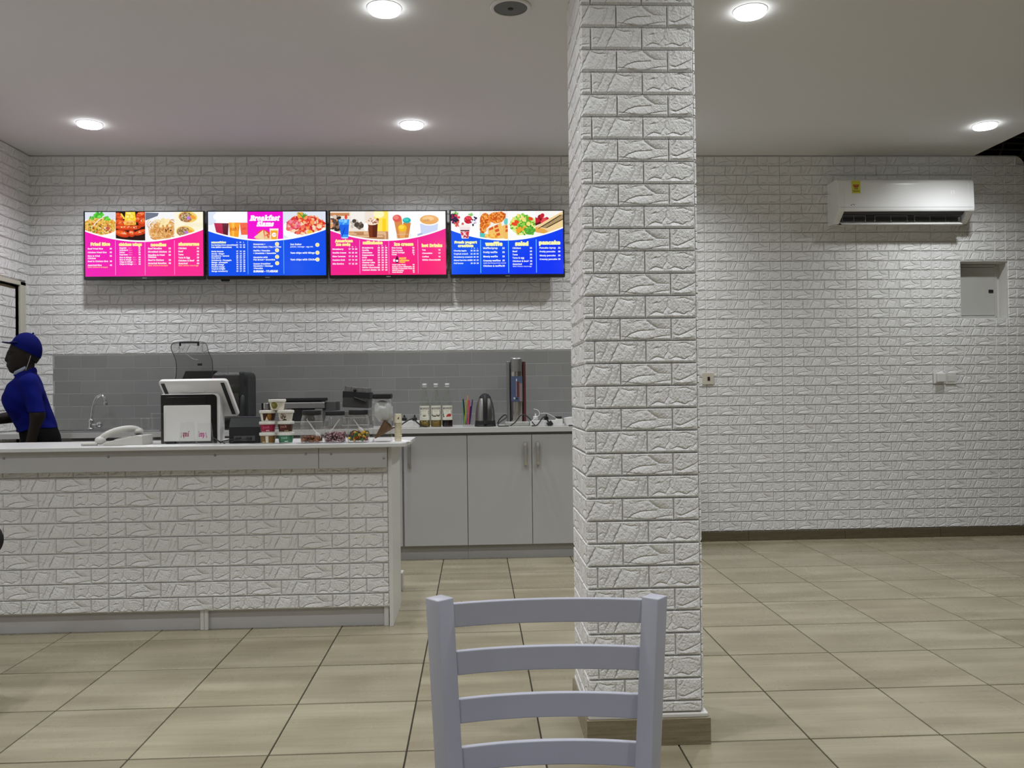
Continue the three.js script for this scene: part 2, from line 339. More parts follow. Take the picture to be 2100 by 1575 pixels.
{
  const s = thing('ceiling_speaker', 'round grey ceiling speaker with a white ring', 'speaker', [.191, CEIL, -4.05]);
  obj('ring', lathe([[.08, 0], [.1, 0], [.1, -.006], [.094, -.011], [.083, -.011], [.081, -.007]], 48), M.white, s);
  obj('grille', lathe([[.0815, -.006], [.06, -.009], [.02, -.010], [0, -.010]], 40), std(lin(.13, .135, .12), .6), s);
  obj('tweeter', lathe([[.014, -.0095], [.013, -.013], [.006, -.014], [0, -.014]], 24), M.black, s);
}
// ---------------------------------------------------------------- service counter
{
  const c = thing('service_counter', 'long white service counter faced with embossed brick', 'counter');
  const xl = -3.40, xr = -.445, zf = -4.37, zb = -4.82, kick = std(lin(.56, .55, .56), .4);
  obj('body', bx(xl, xr - .012, .105, .928, zb, zf - .012, 0), M.boardEdge, c);
  obj('backing', bx(xl, xr - .01, .1, .928, zf - .02, zf - .008, 0), foamBase, c);
  clad(c, layBricks({ x0: -3.39, x1: xr - .012, y0: .1, y1: .928, ox: -1.878, oy: .559 - .0776, P: .609, row: .0776 }), zf - .008, 300);
  const end = obj('end_panel', bx(xr - .012, xr + .008, 0, .9285, zb, zf + .004, .002), M.white, c);
  const f1 = obj('fascia_board', bx(xl, -.806, .823, .9285, zf - .006, -4.33, .002), M.board, c), f2 = obj('fascia_board', bx(-.804, -.459, .823, .9285, zf - .006, -4.33, .002), M.board, c);
  const screw = (x, y, p) => obj('screw', turned(lathe([[.0065, 0], [.006, .0025], [.003, .0035], [0, .0035]], 14), Math.PI / 2).translate(x, y, -4.3302), M.steelDull, p);
  for (const x of [-3.0, -2.372, -1.858, -1.326, -.87]) screw(x, .899, f1); screw(-.741, .897, f2); screw(-.474, .871, f2);
  obj('kick_board', bx(xl, -1.424, 0, .102, zf - .05, zf - .032, .001), kick, c); obj('kick_board', bx(-1.384, -.486, 0, .102, zf - .05, zf - .032, .001), kick, c);
  obj('kick_post', bx(-1.424, -1.405, 0, .1, zf - .05, zf - .012, .0015), M.white, c); obj('kick_post', bx(-1.4035, -1.384, 0, .1, zf - .05, zf - .012, .0015), M.white, c);
  obj('kick_post', bx(-.486, -.462, 0, .1, zf - .05, zf - .012, .0015), M.white, c);
  const t = new THREE.Shape(); t.moveTo(xl, 4.30); t.lineTo(-.40, 4.30); t.quadraticCurveTo(-.368, 4.30, -.36, 4.34); t.lineTo(-.35, 4.5); t.lineTo(-.35, 4.87); t.lineTo(xl, 4.87); t.closePath();
  const top = obj('countertop', ext(t, .021, .003).rotateX(-Math.PI / 2).translate(0, .929, 0), std(lin(.66, .655, .645), .3));
  tag(obj('floor_box', [bx(-.505, -.457, 0, .108, -5.24, -5.15, .004)], std(lin(.6, .59, .56), .4)), 'small low white box on the floor behind the counter end', 'box');
  tag(top, 'pale grey countertop slab on the brick faced counter', 'countertop');
}
// ---------------------------------------------------------------- back worktop, cabinets, sink, tap
const BT = .95; // height of the back worktop
{
  const s = new THREE.Shape(); s.moveTo(-3.41, 6.05); s.lineTo(1.34, 6.05); s.lineTo(1.34, 6.604); s.lineTo(-3.41, 6.604); s.closePath();
  const h = new THREE.Path(); h.moveTo(-3.15, 6.13); h.lineTo(-3.15, 6.42); h.lineTo(-2.45, 6.42); h.lineTo(-2.45, 6.13); h.closePath(); s.holes.push(h);
  tag(obj('worktop', ext(s, .036).rotateX(-Math.PI / 2).translate(0, BT - .036, 0), std(lin(.60, .595, .58), .3)), 'pale grey worktop along the tiled wall', 'worktop');
  const door = std(lin(.47, .465, .46), .35), inner = std(lin(.30, .295, .285), .6);
  const unit = (x0, x1, doors, label) => {
    const u = thing('base_cabinet', label, 'cabinet', [0, 0, 0], 0, 'base cabinets under the worktop');
    obj('carcass', [bx(x0 + .001, x1 - .001, .1, .912, -6.56, -6.09, 0)], inner, u);
    obj('plinth', bx(x0 + .0005, x1 - .0005, 0, .098, -6.13, -6.105, .001), std(lin(.36, .355, .34), .5), u);
    const w = (x1 - x0) / doors.length;
    doors.forEach((side, i) => {
      const a = x0 + i * w + (side < 0 && x0 < -.5 ? .012 : .002), b = x0 + (i + 1) * w - .002, d = obj('door', bx(a, b, .103, .894, -6.089, -6.07, .0015), door, u);
      const hx = side > 0 ? b - .045 : a + .041;
      obj('handle', [ext(shapeOf([[0, .672], [.036, .676], [.040, .70], [.042, .757], [.040, .815], [.036, .838], [0, .842], [0, .826], [.026, .822], [.031, .757], [.026, .692], [0, .688]]), .025, .003).rotateY(Math.PI / 2).rotateY(Math.PI).translate(hx + .0125, 0, -6.0702)], M.steel, d);
    });
  };
  unit(.868, 1.335, [1], 'single door grey base cabinet behind the brick column');
  unit(-.066, .868, [1, -1], 'two door grey base cabinet below kettle and drink maker');
  unit(-1.0, -.066, [1, -1], 'two door grey base cabinet below the syrup bottles');
  unit(-1.934, -1.0, [1, -1], 'two door grey base cabinet behind the counter below the blenders');
  unit(-2.868, -1.934, [1, -1], 'two door grey base cabinet under the steel sink');
  const sink = thing('kitchen_sink', 'dull steel sink set into the back worktop', 'sink', [0, BT, 0]);
  const rim = new THREE.Shape(); rim.moveTo(-3.2, 6.08); rim.lineTo(-2.25, 6.08); rim.lineTo(-2.25, 6.53); rim.lineTo(-3.2, 6.53); rim.closePath();
  const hh = new THREE.Path(); hh.moveTo(-3.12, 6.15); hh.lineTo(-3.12, 6.40); hh.lineTo(-2.48, 6.40); hh.lineTo(-2.48, 6.15); hh.closePath(); rim.holes.push(hh);
  obj('rim', ext(rim, .012, .003).rotateX(-Math.PI / 2).translate(0, 0, 0), M.steelDull, sink);
  obj('bowl', [bx(-3.125, -3.12, -.03, .004, -6.40, -6.15, 0), bx(-2.48, -2.475, -.03, .004, -6.40, -6.15, 0), bx(-3.12, -2.48, -.03, .004, -6.405, -6.40, 0), bx(-3.12, -2.48, -.03, .004, -6.15, -6.145, 0), bx(-3.12, -2.48, -.033, -.028, -6.4, -6.15, 0)], M.steelDull, sink);
  const tap = thing('swan_neck_tap', 'chrome swan neck tap over the sink', 'tap', [-2.878, BT + .012, -6.42]);
  obj('base', lathe([[.024, 0], [.024, .006], [.019, .012], [.0175, .05], [.02, .06], [.016, .075], [.011, .08]], 28), M.chrome, tap);
  obj('spout', tube([[0, .07, 0], [.008, .12, 0], [.024, .2, 0], [.045, .24, 0], [.075, .252, 0], [.1, .235, 0], [.11, .2, 0]], .0105, 48, 14), M.chrome, tap);
  obj('nozzle', turned(lathe([[.011, .03], [.0145, .026], [.0145, .004], [.0125, 0], [0, 0]], 20), 0, 0, .12).translate(.109, .176, 0), M.chrome, tap);
  const ha = obj('lever_arm', turned(cyl(.011, .011, .05, 0, 0, 0, 16), 0, 0, Math.PI / 2).translate(.03, .032, .004), M.chrome, tap);
  obj('knob', new THREE.SphereGeometry(.023, 24, 16).scale(1, 1, .9).translate(.06, .034, .006), M.chrome, ha);
}
// ---------------------------------------------------------------- menu screens
function screenTex(rect, draw) {
  return canvasTex(1200, 666, (g, w, h) => { g.setTransform(w / (rect[2] - rect[0]), 0, 0, h / (rect[3] - rect[1]), -rect[0] * w / (rect[2] - rect[0]), -rect[1] * h / (rect[3] - rect[1])); draw(g); });
}
const rect = (g, c, x0, y0, x1, y1) => { g.fillStyle = c; g.fillRect(x0, y0, x1 - x0, y1 - y0); };
const blob = (g, c, x, y, rx, ry = rx, a = 0) => { g.fillStyle = c; g.beginPath(); g.ellipse(x, y, rx, ry, a, 0, 7); g.fill(); };
const poly = (g, c, pts) => { g.fillStyle = c; g.beginPath(); pts.forEach(([x, y], i) => (i ? g.lineTo(x, y) : g.moveTo(x, y))); g.closePath(); g.fill(); };
function scatter(g, cols, cx, cy, rx, ry, n, r0, r1, sq = .6) { for (let i = 0; i < n; i++) { const a = R(0, 6.28), q = Math.sqrt(rnd()); const r = R(r0, r1); blob(g, cols[Math.floor(rnd() * cols.length)], cx + rx * q * Math.cos(a), cy + ry * q * Math.sin(a), r, r * R(sq, 1), R(0, 3)); } }
function clip(g, x0, y0, x1, y1, f) { g.save(); g.beginPath(); g.rect(x0, y0, x1 - x0, y1 - y0); g.clip(); f(); g.restore(); }
function txt(g, s, x, y, size, c = '#fff', o = {}) {
  g.save(); g.font = (o.w || 'bold') + ' ' + size + 'px ' + (o.f || 'sans-serif'); g.fillStyle = c; g.textAlign = o.a || 'left'; g.translate(x, y); if (o.skew) g.transform(1, 0, -o.skew, 1, 0, 0);
  const m = g.measureText(s).width; if (o.fit && m > 0) g.scale(o.fit / m, 1);
  if (o.b) { g.strokeStyle = c; g.lineWidth = o.b; g.lineJoin = 'round'; g.strokeText(s, 0, 0); }
  g.fillText(s, 0, 0); g.restore();
}
const head = (g, s, x, y, size, fit) => txt(g, s, x, y, size, '#fdf39a', { b: size * .14, fit });
function swoosh(g, x0, x1, y1, yl, ym, yr, fill, line = '#fff') {
  const path = (d) => { g.beginPath(); g.moveTo(x0 - 5, yl + d); g.quadraticCurveTo((x0 + x1) / 2, 2 * ym - (yl + yr) / 2 + d, x1 + 5, yr + d); };
  path(-26); g.lineTo(x1 + 5, y1 + 5); g.lineTo(x0 - 5, y1 + 5); g.closePath(); g.fillStyle = line; g.fill();
  path(0); g.lineTo(x1 + 5, y1 + 5); g.lineTo(x0 - 5, y1 + 5); g.closePath(); g.fillStyle = fill; g.fill();
}
function pinkFill(g, x0, x1, y0, y1, a, b) { const q = g.createLinearGradient(x0, y0, x1, y1); q.addColorStop(0, a); q.addColorStop(1, b); return q; }
const vline = (g, x, y0, y1, c = '#ffb4ea', w = 7) => rect(g, c, x - w / 2, y0, x + w / 2, y1);
function rows(g, list, x, xp, size, c = '#fff') { for (const [y, s, ...p] of list) { txt(g, s, x, y, size, c, { b: 1.5 }); p.forEach((q, i) => txt(g, q, xp[i], y, size, c, { a: 'right', b: 1.5 })); } }
const screens = [
  // fried rice, chicken wings, noodles, shawarma
  screenTex([45, 72, 2040, 1172], (g) => {
    rect(g, '#f4f6fb', 40, 60, 2050, 1180);
    clip(g, 45, 60, 556, 600, () => { rect(g, '#dfe4ee', 40, 60, 560, 200); blob(g, '#fff', 300, 330, 330, 170); blob(g, '#e8b448', 300, 310, 290, 150); scatter(g, ['#e9b54a', '#d99a30', '#f0c869', '#c98425', '#f3d588'], 300, 310, 285, 148, 700, 6, 17); scatter(g, ['#c05a35', '#8c5a20', '#e3dcc0', '#6d8a2c'], 300, 340, 240, 90, 40, 9, 20); blob(g, '#c9584a', 430, 350, 34, 30); blob(g, '#cf6b30', 466, 410, 22); scatter(g, ['#5fd03a', '#3fae2b', '#7be352'], 270, 125, 90, 40, 40, 14, 30); scatter(g, ['#4cc02f', '#6fdc46'], 420, 185, 45, 28, 18, 10, 20); scatter(g, ['#4aa52b', '#6fd046'], 160, 180, 40, 25, 16, 10, 20); g.strokeStyle = '#f5eef5'; g.lineWidth = 13; g.beginPath(); g.moveTo(190, 310); g.quadraticCurveTo(240, 220, 345, 165); g.stroke(); });
    clip(g, 562, 60, 1057, 600, () => { rect(g, '#240c08', 560, 60, 1060, 600); for (const [x, y, rx, ry, a] of [[620, 150, 80, 60, .7], [640, 260, 90, 70, .4], [990, 120, 90, 60, -.4], [1010, 240, 70, 90, .2], [930, 200, 60, 50, 0], [720, 340, 170, 45, .05], [880, 340, 110, 40, -.1], [670, 440, 130, 60, .25], [830, 440, 60, 60, .5], [980, 420, 120, 45, -.3]]) { blob(g, '#c83a12', x, y, rx, ry, a); blob(g, '#e85a22', x - rx * .1, y - ry * .2, rx * .8, ry * .6, a); scatter(g, ['#f58a4a', '#ffd9b8', '#b52a0c'], x, y - ry * .2, rx * .6, ry * .4, 14, 5, 16, .3); } poly(g, '#ffd930', [[700, 290], [730, 60], [890, 60], [905, 290]]); scatter(g, ['#ffe95a', '#f7c51c', '#fff08a'], 800, 150, 75, 90, 60, 8, 22, .4); poly(g, '#f0a03a', [[690, 220], [905, 220], [880, 300], [720, 300]]); scatter(g, ['#f7c77a', '#e98a2c'], 790, 255, 90, 30, 30, 8, 16); poly(g, '#ffe04a', [[640, 100], [665, 95], [720, 180], [695, 195]]); blob(g, '#f4f4f4', 620, 590, 120, 40); });
    clip(g, 1063, 60, 1551, 600, () => { rect(g, '#f6f6f8', 1060, 60, 1560, 600); poly(g, '#6f7488', [[1060, 80], [1290, 90], [1270, 140], [1060, 220]]); blob(g, '#e2a560', 1360, 390, 235, 165, -.35); for (let i = 0; i < 90; i++) { g.strokeStyle = ['#e8b878', '#d5934a', '#f3cf97', '#c47b34'][i % 4]; g.lineWidth = R(6, 12); g.beginPath(); g.arc(1360 + R(-190, 190), 390 + R(-120, 120), R(30, 95), R(0, 6), R(0, 6) + 2); g.stroke(); } scatter(g, ['#f4e2a8', '#ffe9b0'], 1390, 260, 130, 60, 18, 14, 40); scatter(g, ['#7a3a1c', '#4c2a14'], 1440, 370, 60, 40, 6, 10, 18); });
    clip(g, 1557, 60, 2045, 600, () => { rect(g, '#fdf6dc', 1550, 60, 2050, 600); g.strokeStyle = '#efe2b0'; g.lineWidth = 6; for (let i = 0; i < 12; i++) { g.beginPath(); g.moveTo(1700 + i * 30, 330); g.lineTo(1760 + i * 30, 260); g.stroke(); } for (const [x, y] of [[1760, 160], [1720, 410]]) { blob(g, '#f2cf6a', x + 20, y, 160, 95, .1); blob(g, '#b88858', x - 10, y + 5, 115, 85, .1); scatter(g, ['#8a6a48', '#c9a888', '#6d7a3a', '#e3c9a0', '#a85a48'], x - 10, y + 5, 105, 75, 80, 8, 18); blob(g, '#c27ad8', x + 35, y + 15, 34, 26); blob(g, '#f0a23a', x + 110, y + 5, 50, 30, .5); } });
    swoosh(g, 45, 2040, 1172, 402, 585, 378, pinkFill(g, 600, 1500, 550, 1172, '#f218b4', '#fb2a92'));
    for (const x of [553, 1052, 1552]) vline(g, x, 560, 1150);
    head(g, 'Fried Rice', 133, 645, 70, 332); head(g, 'chicken wings', 612, 650, 66, 388); head(g, 'noodles', 1148, 660, 72, 264); head(g, 'shawarma', 1618, 650, 72, 355);
    rows(g, [[710, 'Beef Fried Rice', '30'], [772, 'Chicken Fried Rice', '35'], [834, 'Rice & Fried', '36'], [874, 'Chicken'], [925, 'Beef & Chicken Rice', '38'], [990, 'Assorted Rice', '42']], 86, [495], 36); txt(g, '(Beef, Chicken & Sausages)', 86, 1022, 26, '#ffd07a', { b: 1 });
    rows(g, [[698, 'Regular', '22'], [736, 'Standard', '37'], [774, 'Delux', '55'], [812, 'Supreme', '70'], [860, 'Rice & Wings', '35'], [898, 'Rice & Wings', '45'], [936, 'Chips & Wings', '35'], [974, 'Chips & Wings', '45']], 620, [978], 33); [[698, '5pcs', 772], [736, '10pcs', 772], [774, '15pcs', 772], [812, '20pcs', 772], [860, '5pcs', 840], [898, '10pcs', 840], [936, '5pcs', 840], [974, '10pcs', 840]].forEach(([y, s, x]) => txt(g, s, x, y - 2, 26, '#ff9ac8'));
    rows(g, [[712, 'Beef Noodles', '33'], [768, 'Shredded Chicken', '33'], [824, 'Noodles & Fried', '35'], [858, 'Chicken'], [910, 'Beef & Chicken', '38'], [964, 'Assorted Noodles', '40']], 1102, [1490], 37); txt(g, '(Beef, Chicken & Sausages)', 1102, 998, 26, '#ffd07a', { b: 1 });
    rows(g, [[710, 'Chicken', '32'], [764, 'Beef', '35'], [818, 'Tuna', '35'], [870, 'Tuna & Egg', '38'], [922, 'Chicken & Beef', '40'], [970, 'Assorted', '44']], 1615, [1968], 37); txt(g, '(Beef, Chicken, Tuna & Egg)', 1615, 1002, 26, '#ffd07a', { b: 1 });
  }),
  // smoothies and breakfast
  screenTex([33, 72, 2030, 1168], (g) => {
    rect(g, '#f2f5fb', 20, 60, 2040, 1180); blob(g, '#dbe4f4', 60, 160, 120, 140); blob(g, '#fff', 420, 160, 300, 110);
    poly(g, '#b81d4c', [[132, 265], [380, 270], [365, 490], [180, 470]]); poly(g, '#5a0f24', [[270, 272], [380, 272], [365, 490], [290, 485]]); poly(g, '#f6a021', [[380, 258], [568, 258], [545, 505], [402, 505]]); poly(g, '#ffc14a', [[430, 258], [480, 258], [470, 505], [440, 505]]); poly(g, '#f4694a', [[568, 262], [698, 262], [698, 468], [590, 468]]);
    txt(g, 'yah !', 398, 395, 84, '#c9401c', { w: 'bold', f: 'serif', skew: .25, fit: 150 }); txt(g, 'yah !', 598, 380, 60, '#d8342c', { f: 'serif', skew: .25, fit: 90 });
    clip(g, 1305, 60, 2040, 620, () => { rect(g, '#dfe6f2', 1300, 60, 2040, 620); blob(g, '#fbfdff', 1670, 380, 400, 190); blob(g, '#e5523c', 1680, 300, 320, 155); scatter(g, ['#e8412c', '#f0705a', '#d52f2a', '#f59a5a', '#f7c08a', '#c8283c', '#f6d9b8'], 1680, 300, 325, 155, 260, 14, 42); scatter(g, ['#f08a9a', '#e85a70'], 1480, 300, 120, 80, 30, 14, 34); poly(g, '#f0a83a', [[1540, 90], [1640, 80], [1660, 170], [1560, 190]]); g.strokeStyle = '#3f9a35'; g.lineWidth = 15; for (const [a, b] of [[1560, 90], [1655, 95], [1720, 130], [1690, 110]]) { g.beginPath(); g.moveTo(1648, 200); g.quadraticCurveTo(1640, 150, a, b); g.stroke(); } blob(g, '#f6c640', 1760, 425, 48, 34); });
    rect(g, '#f300d2', 698, 60, 1302, 620);
    txt(g, 'Breakfast', 735, 225, 118, '#fff', { f: 'serif', skew: .28, b: 12, fit: 500 }); txt(g, 'Slams', 850, 322, 108, '#fff', { f: 'serif', skew: .28, b: 12, fit: 285 });
    poly(g, '#e8453a', [[870, 420], [965, 372], [1090, 430], [1085, 520], [880, 520]]); poly(g, '#f2d6a2', [[805, 510], [965, 385], [985, 555], [860, 560]]); poly(g, '#ecc88c', [[985, 390], [1095, 490], [1080, 560], [985, 560]]); poly(g, '#f09a8a', [[815, 515], [950, 560], [860, 570]]); scatter(g, ['#e86a4a', '#f3c9a0', '#d64838'], 1040, 490, 40, 30, 16, 8, 16); poly(g, '#fff4dc', [[1072, 362], [1226, 362], [1205, 575], [1090, 575]]); poly(g, '#f6a62a', [[1088, 395], [1212, 395], [1196, 575], [1100, 575]]); blob(g, '#fff', 1148, 470, 38); txt(g, 'yah', 1128, 478, 26, '#d8342c', { f: 'serif' });
    swoosh(g, 33, 2030, 1168, 402, 578, 385, '#0a50ec');
    for (const x of [702, 1310]) vline(g, x, 570, 1140, '#7fd4ff');
    txt(g, 'smoothies', 83, 612, 48, '#f2f6c8', { b: 6, fit: 250 }); [['S', 528], ['M', 590], ['L', 640]].forEach(([s, x]) => txt(g, s, x, 608, 32, '#fff', { a: 'right' }));
    rows(g, [[652, 'Ice kenkey (Corn smoothies)', '15', '16', '20'], [690, 'Fula (Millet smoothies)', '14', '16', '20'], [762, 'Nutty banana', '17', '19', '23'], [800, 'Honey - Ginger', '17', '19', '23'], [838, 'Strawberry - banana', '20', '25', '27'], [874, 'Very berry', '20', '23', '27'], [912, 'Strawberry - Pineapple', '19', '22', '26'], [949, 'Mango - pineapple', '19', '22', '25'], [986, 'Mango orange', '19', '22', '25'], [1023, 'Passion mango', '19', '23', '26'], [1060, 'Tropical delight', '19', '22', '25'], [1098, 'Mango strawberry', '23', '27', '30']], 83, [538, 596, 655], 31);
    rows(g, [[642, 'Shawarma +'], [688, 'Hot Chocolate / Tea / Coffee'], [752, 'Waffle / Pancake'], [798, '+ Omelette + Smoothie'], [866, 'Omelette with'], [908, 'Flat Bread + Smoothie'], [976, 'Season Breakfast'], [1014, 'Omelette + Sausage'], [1054, '+Pancake']], 793, [], 35);
    txt(g, '8:00AM - 11:45AM', 793, 1110, 46, '#fff', { b: 4, fit: 415 });
    rows(g, [[650, 'San Dakar'], [796, 'Yam chips with Wings'], [912, 'Yam chips with Chicken']], 1422, [], 40); txt(g, 'potato, sausage - egg mix', 1422, 688, 32);
    for (const [x, y, s] of [[1197, 628, '30'], [1197, 735, '30'], [1197, 847, '25'], [1197, 957, '35'], [1885, 645, '24'], [1885, 780, '35'], [1885, 897, '30']]) { blob(g, '#fff', x, y, 35); blob(g, '#f6d24c', x, y, 25); txt(g, s, x, y + 10, 28, '#fff', { a: 'center' }); }
  }),
  // ice soda, milkshake, ice cream, hot drinks
  screenTex([55, 74, 2018, 1162], (g) => {
    rect(g, '#f6f4f2', 30, 60, 2040, 1180);
    clip(g, 45, 60, 1040, 620, () => { rect(g, '#efe4d6', 40, 60, 1040, 620); rect(g, '#c98a5a', 40, 100, 380, 150); rect(g, '#4a3a30', 40, 190, 200, 410); rect(g, '#f4f0ea', 400, 60, 640, 330); scatter(g, ['#2c2622', '#5a4a40', '#8a6a58', '#d8ccc0', '#e8a070'], 140, 290, 120, 130, 40, 15, 45); scatter(g, ['#4a4038', '#cfc4ba', '#7a6a60'], 500, 300, 110, 80, 20, 15, 50); rect(g, '#ffe45a', 800, 60, 1040, 420); blob(g, '#fff8c0', 880, 120, 90, 70); rect(g, '#ffd21e', 940, 200, 1000, 420); rect(g, '#d9a87a', 40, 415, 1040, 620); for (let i = 0; i < 30; i++) rect(g, ['#c9946a', '#e2b88e', '#b9835a'][i % 3], R(40, 900), R(420, 560), R(900, 1040), R(560, 575)); poly(g, '#5a2414', [[685, 290], [860, 290], [845, 520], [715, 520]]); poly(g, '#7c3418', [[690, 295], [770, 295], [770, 520], [716, 520]]); blob(g, '#f3dcc8', 765, 260, 110, 50); scatter(g, ['#fff1e4', '#d8a890', '#8a4a30'], 780, 240, 90, 50, 30, 10, 26); blob(g, '#fff', 660, 340, 40, 70); });
    rect(g, '#fdfdfd', 1040, 60, 1535, 620); poly(g, '#d98a4c', [[1140, 240], [1270, 200], [1280, 300], [1240, 540], [1195, 540]]); poly(g, '#d4863f', [[1290, 270], [1425, 270], [1380, 540], [1320, 540]]); poly(g, '#e8a860', [[1215, 400], [1350, 400], [1310, 545], [1240, 545]]); blob(g, '#e45a52', 1190, 195, 75, 62); blob(g, '#f0847a', 1175, 180, 45, 35); blob(g, '#21b0b0', 1355, 230, 70, 48); blob(g, '#3fd0c8', 1345, 218, 45, 26); blob(g, '#f6bf20', 1280, 360, 75, 62); blob(g, '#ffdb4a', 1265, 345, 45, 35); g.strokeStyle = '#d8cfd0'; g.lineWidth = 6; g.strokeRect(1180, 470, 240, 70);
    clip(g, 1535, 60, 2040, 620, () => { rect(g, '#fcfcff', 1530, 60, 2040, 620); poly(g, '#cdd8f6', [[1580, 290], [1890, 290], [1860, 560], [1610, 560]]); blob(g, '#fff', 1740, 225, 175, 95); blob(g, '#e8a95a', 1740, 220, 160, 80); blob(g, '#f3c584', 1720, 200, 100, 40); txt(g, 'cafe', 1640, 245, 50, '#b8743a', { f: 'serif', skew: .2 }); poly(g, '#aebbe0', [[1535, 470], [1610, 440], [1640, 500], [1535, 500]]); });
    swoosh(g, 55, 2018, 1162, 402, 580, 370, pinkFill(g, 1000, 1200, 550, 1162, '#ee1f9a', '#fb2478'));
    poly(g, '#3a9af4', [[190, 210], [380, 210], [355, 520], [240, 520]]); poly(g, '#1662e8', [[205, 300], [372, 300], [358, 470], [235, 470]]); scatter(g, ['#62b8ff', '#2a86f0', '#8ad0ff'], 285, 255, 85, 40, 30, 10, 22); poly(g, '#0a3aa8', [[240, 500], [300, 340], [310, 345], [255, 505]]); blob(g, '#e04a3c', 322, 170, 24, 40); blob(g, '#bfe2ff', 298, 526, 60, 12);
    for (const x of [550, 1045, 1540]) vline(g, x, 560, 1140);
    head(g, 'American', 135, 600, 62, 300); head(g, 'Ice soda', 148, 660, 62, 245); head(g, 'milkshake', 600, 636, 70, 340); head(g, 'Ice cream', 1135, 664, 70, 330); head(g, 'hot Drinks', 1603, 688, 70, 355);
    [['S', 384], ['M', 440], ['L', 492]].forEach(([s, x]) => txt(g, s, x, 690, 28, '#ffe0f0', { a: 'right' })); [['S', 882], ['M', 944], ['L', 1000]].forEach(([s, x]) => txt(g, s, x, 672, 28, '#ffe0f0', { a: 'right' }));
    rows(g, [[730, 'Strawberry', '17', '19', '23'], [792, 'Vanilla Cream', '15', '20', '22'], [854, 'Blue Curacao', '17', '21', '26'], [917, 'Passion fruit', '17', '19', '25'], [980, 'Mia Exotica', '17', '22', '25']], 86, [396, 452, 508], 35);
    rows(g, [[710, 'Strawberry', '26', '29', '34'], [752, 'Vanilla', '26', '29', '35'], [793, 'Chocolate', '26', '29', '35'], [835, 'Cappuccino', '27', '31', '38'], [877, 'Oreo', '29', '34', '39'], [920, 'Red velvet', '29', '34', '39'], [962, 'Cheese Cake', '29', '34', '39'], [1004, 'Irish Cream', '29', '34', '39'], [1047, 'White Chocolate', '32', '35', '40'], [1089, 'Custom Shake', '35', '37', '42']], 588, [893, 957, 1018], 36);
    rows(g, [[712, 'One Scoop', '10'], [754, 'Two Scoops', '20'], [792, 'Three Scoops', '30'], [826, 'Cone', '6']], 1092, [1480], 35);
    txt(g, 'BOOZY', 1220, 895, 38, '#ffd24a', { b: 5, fit: 120 }); txt(g, 'milkshakes', 1220, 928, 34, '#ffd24a', { b: 4, fit: 170 }); txt(g, 'TODAY', 1222, 958, 30, '#ffc94a', { b: 4, fit: 100 }); poly(g, '#3a1030', [[1160, 960], [1160, 890], [1176, 840], [1188, 840], [1205, 890], [1205, 960]]); rect(g, '#fff', 1166, 905, 1200, 940); blob(g, '#ffe6f2', 1134, 915, 20, 26);
    rows(g, [[1000, 'Tobel Cake Float', '50'], [1034, "Bailey's Oreo Milkshake", '60'], [1066, 'Orange Creamsicle Float', '50'], [1098, 'White Russian', '45'], [1128, 'Oreo Alcohol', '10']], 1097, [1480], 29);
    rows(g, [[752, 'Tea', '15'], [808, 'Chocolate', '17'], [866, 'Coffee', '15'], [922, 'White Chocolate', '20']], 1612, [1926], 36);
  }),
  // yogurt, waffle, salad, pancake
  screenTex([55, 75, 1975, 1158], (g) => {
    rect(g, '#fbfbfb', 30, 60, 2000, 1180);
    scatter(g, ['#7fc45a', '#a6d884'], 130, 120, 45, 25, 10, 12, 28); scatter(g, ['#c8203a', '#e23a4c', '#3a2050', '#f0586a'], 130, 200, 75, 60, 26, 18, 40); scatter(g, ['#2c2238', '#56306a'], 150, 260, 60, 40, 10, 14, 30); scatter(g, ['#e05a4a', '#f6dcd8'], 180, 300, 80, 40, 14, 10, 24); blob(g, '#d8283c', 350, 225, 72, 68); scatter(g, ['#ef5a66', '#b81c30'], 350, 225, 60, 55, 30, 8, 14); scatter(g, ['#8acb6a'], 385, 135, 40, 25, 8, 10, 24); scatter(g, ['#32284a', '#d8c4e8', '#fff'], 440, 240, 50, 80, 18, 10, 26);
    clip(g, 545, 60, 1025, 640, () => { rect(g, '#f4f0ea', 540, 60, 1030, 640); poly(g, '#4fc4c0', [[545, 430], [650, 470], [640, 560], [545, 560]]); blob(g, '#6fccc8', 1000, 260, 40, 60); for (const [x, y, rx, ry] of [[640, 240, 90, 130], [830, 190, 140, 95], [900, 160, 90, 70], [600, 360, 60, 90]]) { blob(g, '#e87a28', x, y, rx, ry); scatter(g, ['#f09a3c', '#d8641a', '#f7b25a', '#c4501a'], x, y, rx * .95, ry * .95, 90, 9, 22); } poly(g, '#f3c56a', [[680, 380], [910, 275], [965, 540], [700, 560]]); for (const q of [[[700, 375], [770, 340], [780, 385], [705, 410]], [[795, 332], [850, 305], [862, 350], [800, 372]], [[800, 400], [868, 372], [880, 420], [815, 440]], [[825, 465], [885, 445], [895, 490], [835, 505]]]) poly(g, '#d8572a', q); poly(g, '#f0c068', [[925, 330], [1030, 300], [1030, 560], [960, 550]]); poly(g, '#d8572a', [[985, 330], [1030, 315], [1030, 360], [985, 375]]); poly(g, '#d8572a', [[985, 395], [1030, 380], [1030, 430], [985, 440]]); scatter(g, ['#f3b23c', '#f7cc6a', '#e8912c'], 740, 510, 110, 45, 40, 12, 26); });
